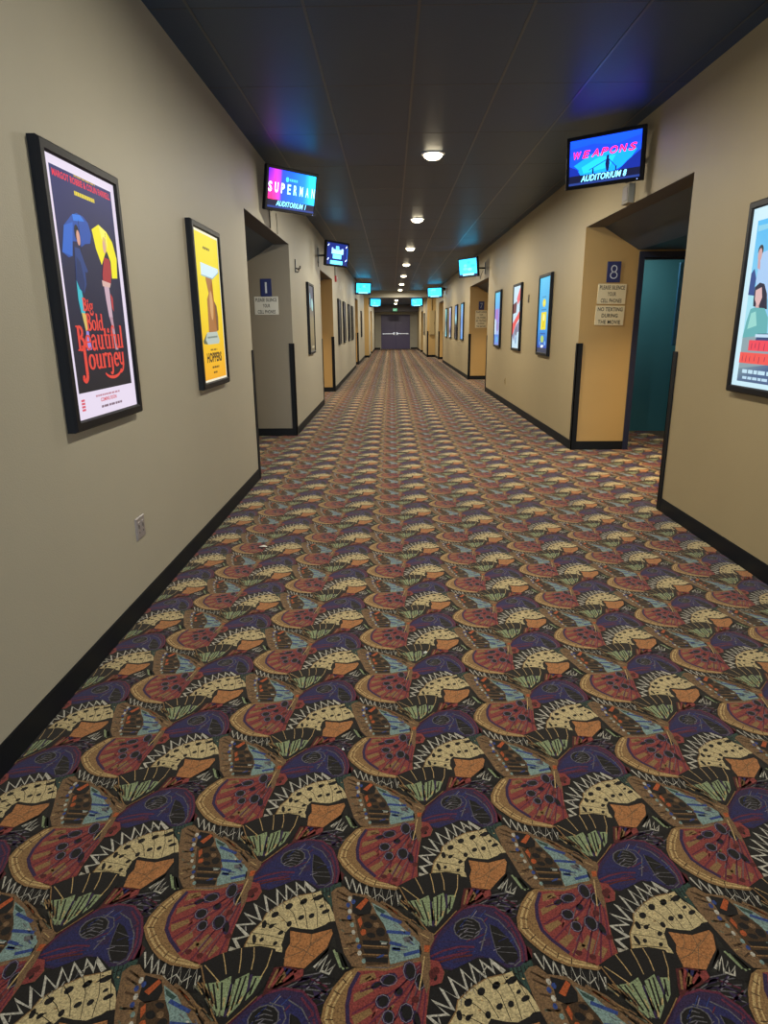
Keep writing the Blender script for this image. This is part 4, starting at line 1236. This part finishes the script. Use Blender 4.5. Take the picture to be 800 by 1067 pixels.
screen((-1.003, 7.345, 2.788), 48.5, 10.9, 'screen reading SUPERMAN on pink to blue, above the first left opening', scr_super, (WL, 7.75))
screen((1.816, 6.20, 2.804), -38.7, 3.7, 'screen reading WEAPONS in red on blue, above the right opening numbered 8', scr_weapons, (WR, 6.52))
screen((-0.935, 12.32, 2.683), 59, 5.8, 'dark blue screen with pale stacked blocks, second on the left wall', scr_blocks, (WL, 12.6))
screen((1.713, 15.56, 2.705), -58.3, 6.9, 'cyan screen above the second right opening', scr_cyan(3), (WR, 15.9))
screen((-0.990, 24.9, 2.785), 38, 6, 'pale cyan screen above the third left opening', scr_cyan(5), (WL, 25.3))
screen((1.800, 28.5, 2.795), -32, 6, 'cyan screen above the third right opening', scr_cyan(8), (WR, 28.9))
screen((-0.765, 33.85, 2.600), 40, 4, 'small far cyan screen on the left just under the beige beam', scr_cyan(12), (NL, 34.3), sh=.40)
screen((1.262, 33.95, 2.600), -36, 4, 'small far cyan screen on the right just under the beige beam', scr_cyan(15), None, NH, sh=.40)

# ------------------------------------------------------------------ signs on the alcove walls
def plate_sign(x, y, z, num, label, w=.15, h=.222):
    r = thing('number_sign', label, 'sign', (x, y, z))
    mb = MB(); mb.bevbox(-w / 2, w / 2, -0.010, 0, -h / 2, h / 2, .003); mb.build('plate', M_navy_sign, r)
    mb = MB()
    if num == '1': mb.rect(-.012, .012, -.068, .068, 'c8d0dc', 1, -.010)
    elif num == '8':
        for cz, q in ((.034, .030), (-.034, .037)): mb.stroke(arc(0, cz, q, .034, 0, 360, 18), .011, 'c8d0dc', 1, -.010)
    else: mb.text(num, 0, 0, .07, .13, '8c94a4', 1, -.010)
    mb.build('numeral', M_sign, r)
M_navy_sign = paint('sign_navy', '1c2760', 0.4)
M_cream, M_pale = 'd8cca8', 'd0cfc6'
def notice(x, y, z, rows, label, mat, w=.32, h=.222, rz=0.0, ink='1c1a18'):
    r = thing('notice_sign', label, 'sign', (x, y, z), (0, rz, 0))
    mb = MB(); mb.bevbox(-w / 2, w / 2, -0.006, 0, -h / 2, h / 2, .002, col=lin(mat)); n = len(rows)
    for k, (t, f) in enumerate(rows):
        mb.text(t, 0, h / 2 - h * (k + .5) / n - (.003 if k == 0 else 0), w * f, h / n * .60, ink, 1, -.006, 0.0, .02)
    mb.build('printed_board', M_sign, r)
SIL = [('PLEASE SILENCE', .88), ('YOUR', .30), ('CELL PHONES', .74)]
TXT = [('NO TEXTING', .86), ('DURING', .56), ('THE MOVIE', .78)]
y1 = OPEN_L[0][1] - 0.004
plate_sign(-1.634, y1, 1.951, '1', 'dark blue number 1 sign in the first left opening', .145, .222)
notice(-1.641, y1, 1.726, SIL, 'white silence your cell phones notice under the number 1 sign', M_pale, .315, .228)
y2 = OPEN_R[0][1] - 0.004
plate_sign(2.492, y2, 2.012, '8', 'dark blue number 8 sign in the first right opening', .152, .222)
notice(2.489, y2, 1.778, SIL, 'cream silence your cell phones notice right under the number 8 sign', M_cream, .318, .216, 0.02)
notice(2.484, y2, 1.545, TXT, 'cream no texting during the movie notice, lower one below number 8', M_cream, .326, .212, 0.02)
y3 = OPEN_R[1][1] - 0.004
plate_sign(2.47, y3, 1.985, '7', 'dark number sign in the second right opening', .15, .22)
notice(2.47, y3, 1.745, SIL, 'upper cream notice in the second right opening', M_cream, .32, .225)
notice(2.47, y3, 1.512, TXT, 'lower cream notice in the second right opening', M_cream, .32, .225)

# ------------------------------------------------------------------ small fittings
def outlet(side, y, z, label, mat):
    r = thing('wall_outlet', label, 'outlet', (WL if side == 'L' else WR, y, z), (0, 0, ROT[side]))
    mb = MB(); mb.bevbox(-.058, .058, -.007, 0, -.058, .058, .004); mb.build('cover_plate', mat, r)
    for s in (-1, 1):
        mb = MB(); mb.bevbox(s * .026 - .016, s * .026 + .016, -.009, -.006, -.034, .034, .002); k = mb.build('socket', mat, r)
        mb = MB(); mb.box(s * .026 - .009, s * .026 - .004, -.0095, -.0085, .002, .022); mb.box(s * .026 + .003, s * .026 + .008, -.0095, -.0085, -.006, .016); mb.box(s * .026 - .004, s * .026 + .004, -.0095, -.0085, -.026, -.017)
        mb.build('slots', M_slot, k)
outlet('L', 3.244, .450, 'grey double wall outlet low on the left wall below the posters', M_plate)
outlet('R', 12.66, .438, 'faint tan wall outlet low on the right wall between the first two openings', M_panel)

r = thing('wall_hook', 'small dark upright bracket on the left wall just past the first opening', 'hook', (WL, 9.54, 2.26), (0, 0, PI / 2))
mb = MB(); mb.bevbox(-.022, .022, -.012, 0, -.085, .085, .003); mb.build('back_plate', M_metal, r)
mb = MB(); mb.tube([(0, -.01, -.03), (0, -.05, -.045), (0, -.07, -.03), (0, -.07, .0)], .009); mb.tube([(0, -.01, -.07), (.0, -.03, -.085), (.0, -.045, -.075)], .008); mb.build('prong', M_metal, r)
r = thing('round_knob', 'small pale round knob on the left wall right beside the dark bracket', 'knob', (WL, 9.86, 2.24), (0, 0, PI / 2))
mb = MB(); mb.lathe([(0.0, 0), (.03, 0), (.03, -.008), (.018, -.02), (0.0, -.024)], axis='y', seg=16); mb.build('knob', M_box, r)

r = thing('fire_alarm', 'red fire alarm high on the left wall past the second opening', 'alarm', (WL, 16.235, 2.54), (0, 0, PI / 2))
mb = MB(); mb.bevbox(-.06, .06, -.045, 0, -.065, .065, .01); mb.build('housing', M_red, r)
mb = MB(); mb.bevbox(-.03, .03, -.062, -.045, .0, .045, .008); mb.build('strobe_lens', M_white, r)
mb = MB(); mb.tube([(0, -.01, .065), (0, -.01, .30)], .010); mb.build('conduit', M_metal, r)

r = thing('wall_plate', 'small brown upright plate between two lit posters on the right wall', 'plate', (WR, 10.77, 1.85), (0, 0, -PI / 2))
mb = MB(); mb.bevbox(-.035, .035, -.012, 0, -.06, .06, .003); mb.build('cover', M_brown, r)
mb = MB(); mb.bevbox(-.012, .012, -.018, -.012, -.02, .02, .002); mb.build('toggle', M_box, r)

r = thing('junction_box', 'grey wall box under the WEAPONS screen, above the opening numbered 8', 'box', (WR, 6.44, 2.56), (0, 0, -PI / 2))
mb = MB(); mb.bevbox(-.085, .085, -.05, 0, -.075, .085, .006); mb.build('box_body', M_box, r)
mb = MB(); mb.bevbox(-.06, .06, -.054, -.05, -.05, .06, .002); mb.build('cover', M_plate, r)

r = thing('wall_fixture', 'small pale wall fixture with a dark round head high on the far right wall', 'fixture', (WR, 26.6, 2.77), (0, 0, -PI / 2))
mb = MB(); mb.bevbox(-.07, .07, -.06, 0, -.12, .10, .01); mb.build('body', M_white, r)
mb = MB(); mb.lathe([(0, -.06), (.05, -.06), (.06, -.10), (.05, -.16), (0, -.17)], c=(0, 0, .06), axis='y', seg=16); mb.build('head', M_metal, r)

def cable(p, label, rad=.006):
    mb = MB(); mb.tube(p, rad, 6); o = mb.build('cable', M_cable); tag(o, label, 'cable')
x = WL + .008
cable([(x, 7.66, 2.70), (x, 7.665, 2.60), (x, 7.668, 2.485)], 'thin dark cable down the wall under the SUPERMAN screen, nearer of two')
cable([(x, 8.10, 2.70), (x + .004, 8.10, 2.6), (x, 8.14, 2.485)], 'thin pale brown cable under the SUPERMAN screen, farther of two', .004)
x = WL + .008
cable([(x, 12.5, 2.62), (x, 12.5, 2.55), (x, 12.55, 2.5)], 'short cable under the dark blue screen')
x = WR - .008
cable([(x, 16.2, 2.70), (x - .04, 16.25, 2.58), (x - .03, 16.45, 2.52), (x, 16.75, 2.62)], 'dark looped cable hanging under the cyan screen by the second right opening')

r = thing('exit_sign', 'small green lit exit sign hanging in front of the purple exit doors', 'exit sign', (0.245, 43.2, 2.49))
mb = MB(); mb.bevbox(-.15, .15, -.02, .02, -.10, .10, .006); mb.build('case', M_metal, r)
mb = MB(); mb.rect(-.14, .14, -.09, .09, '1c8a58', 1, -.02); mb.text('EXIT', 0, 0, .22, .11, 'b8f4d4', 2, -.02, 0, .02); mb.build('sign_face', M_lit, r)
mb = MB(); mb.tube([(0, 0, .1), (0, 0, NH - 2.49)], .01); mb.build('stem', M_metal, r)

r = thing('electrical_panel', 'tan wall cabinet on the stepped wall face right of the exit corridor', 'cabinet', (2.00, YN, 1.05))
mb = MB(); mb.bevbox(-.135, .135, -.09, 0, 0, 1.15, .008); mb.build('cabinet_box', M_panel, r)
mb = MB(); mb.bevbox(-.115, .115, -.10, -.09, .03, 1.12, .004); d = mb.build('cabinet_door', M_panel, r)
mb = MB(); mb.box(.085, .10, -.112, -.10, .52, .60); mb.build('latch', M_metal, d)
mb = MB(); mb.tube([(-.04, -.03, 1.15), (-.04, -.03, 1.76)], .02); mb.build('conduit', M_panel, r)

def scrap(x, y, s, label, seed):
    r = random.Random(seed); mb = MB(); n = 7
    vs = [(s * (1 + r.uniform(-.3, .3)) * math.cos(2 * PI * k / n), s * .6 * (1 + r.uniform(-.3, .3)) * math.sin(2 * PI * k / n), .004 + r.uniform(0, .008)) for k in range(n)]
    mb.add(vs + [(0, 0, .016)] + [(p[0], p[1], p[2] - .0015) for p in vs], [(k, (k + 1) % n, n) for k in range(n)] + [tuple(n + 1 + k for k in range(n))[::-1]] + [(k, n + 1 + k, n + 1 + (k + 1) % n, (k + 1) % n) for k in range(n)])
    o = mb.build('paper_scrap', M_paper); o.location = (x, y, .004); tag(o, label, 'litter')
scrap(-.875, 4.22, .028, 'small white paper scrap on the carpet near the left baseboard', 3)
scrap(-.178, 1.99, .006, 'tiny white fleck on the carpet close to the camera', 4)
scrap(.147, 2.70, .008, 'tiny pale fleck in the middle of the carpet', 5)
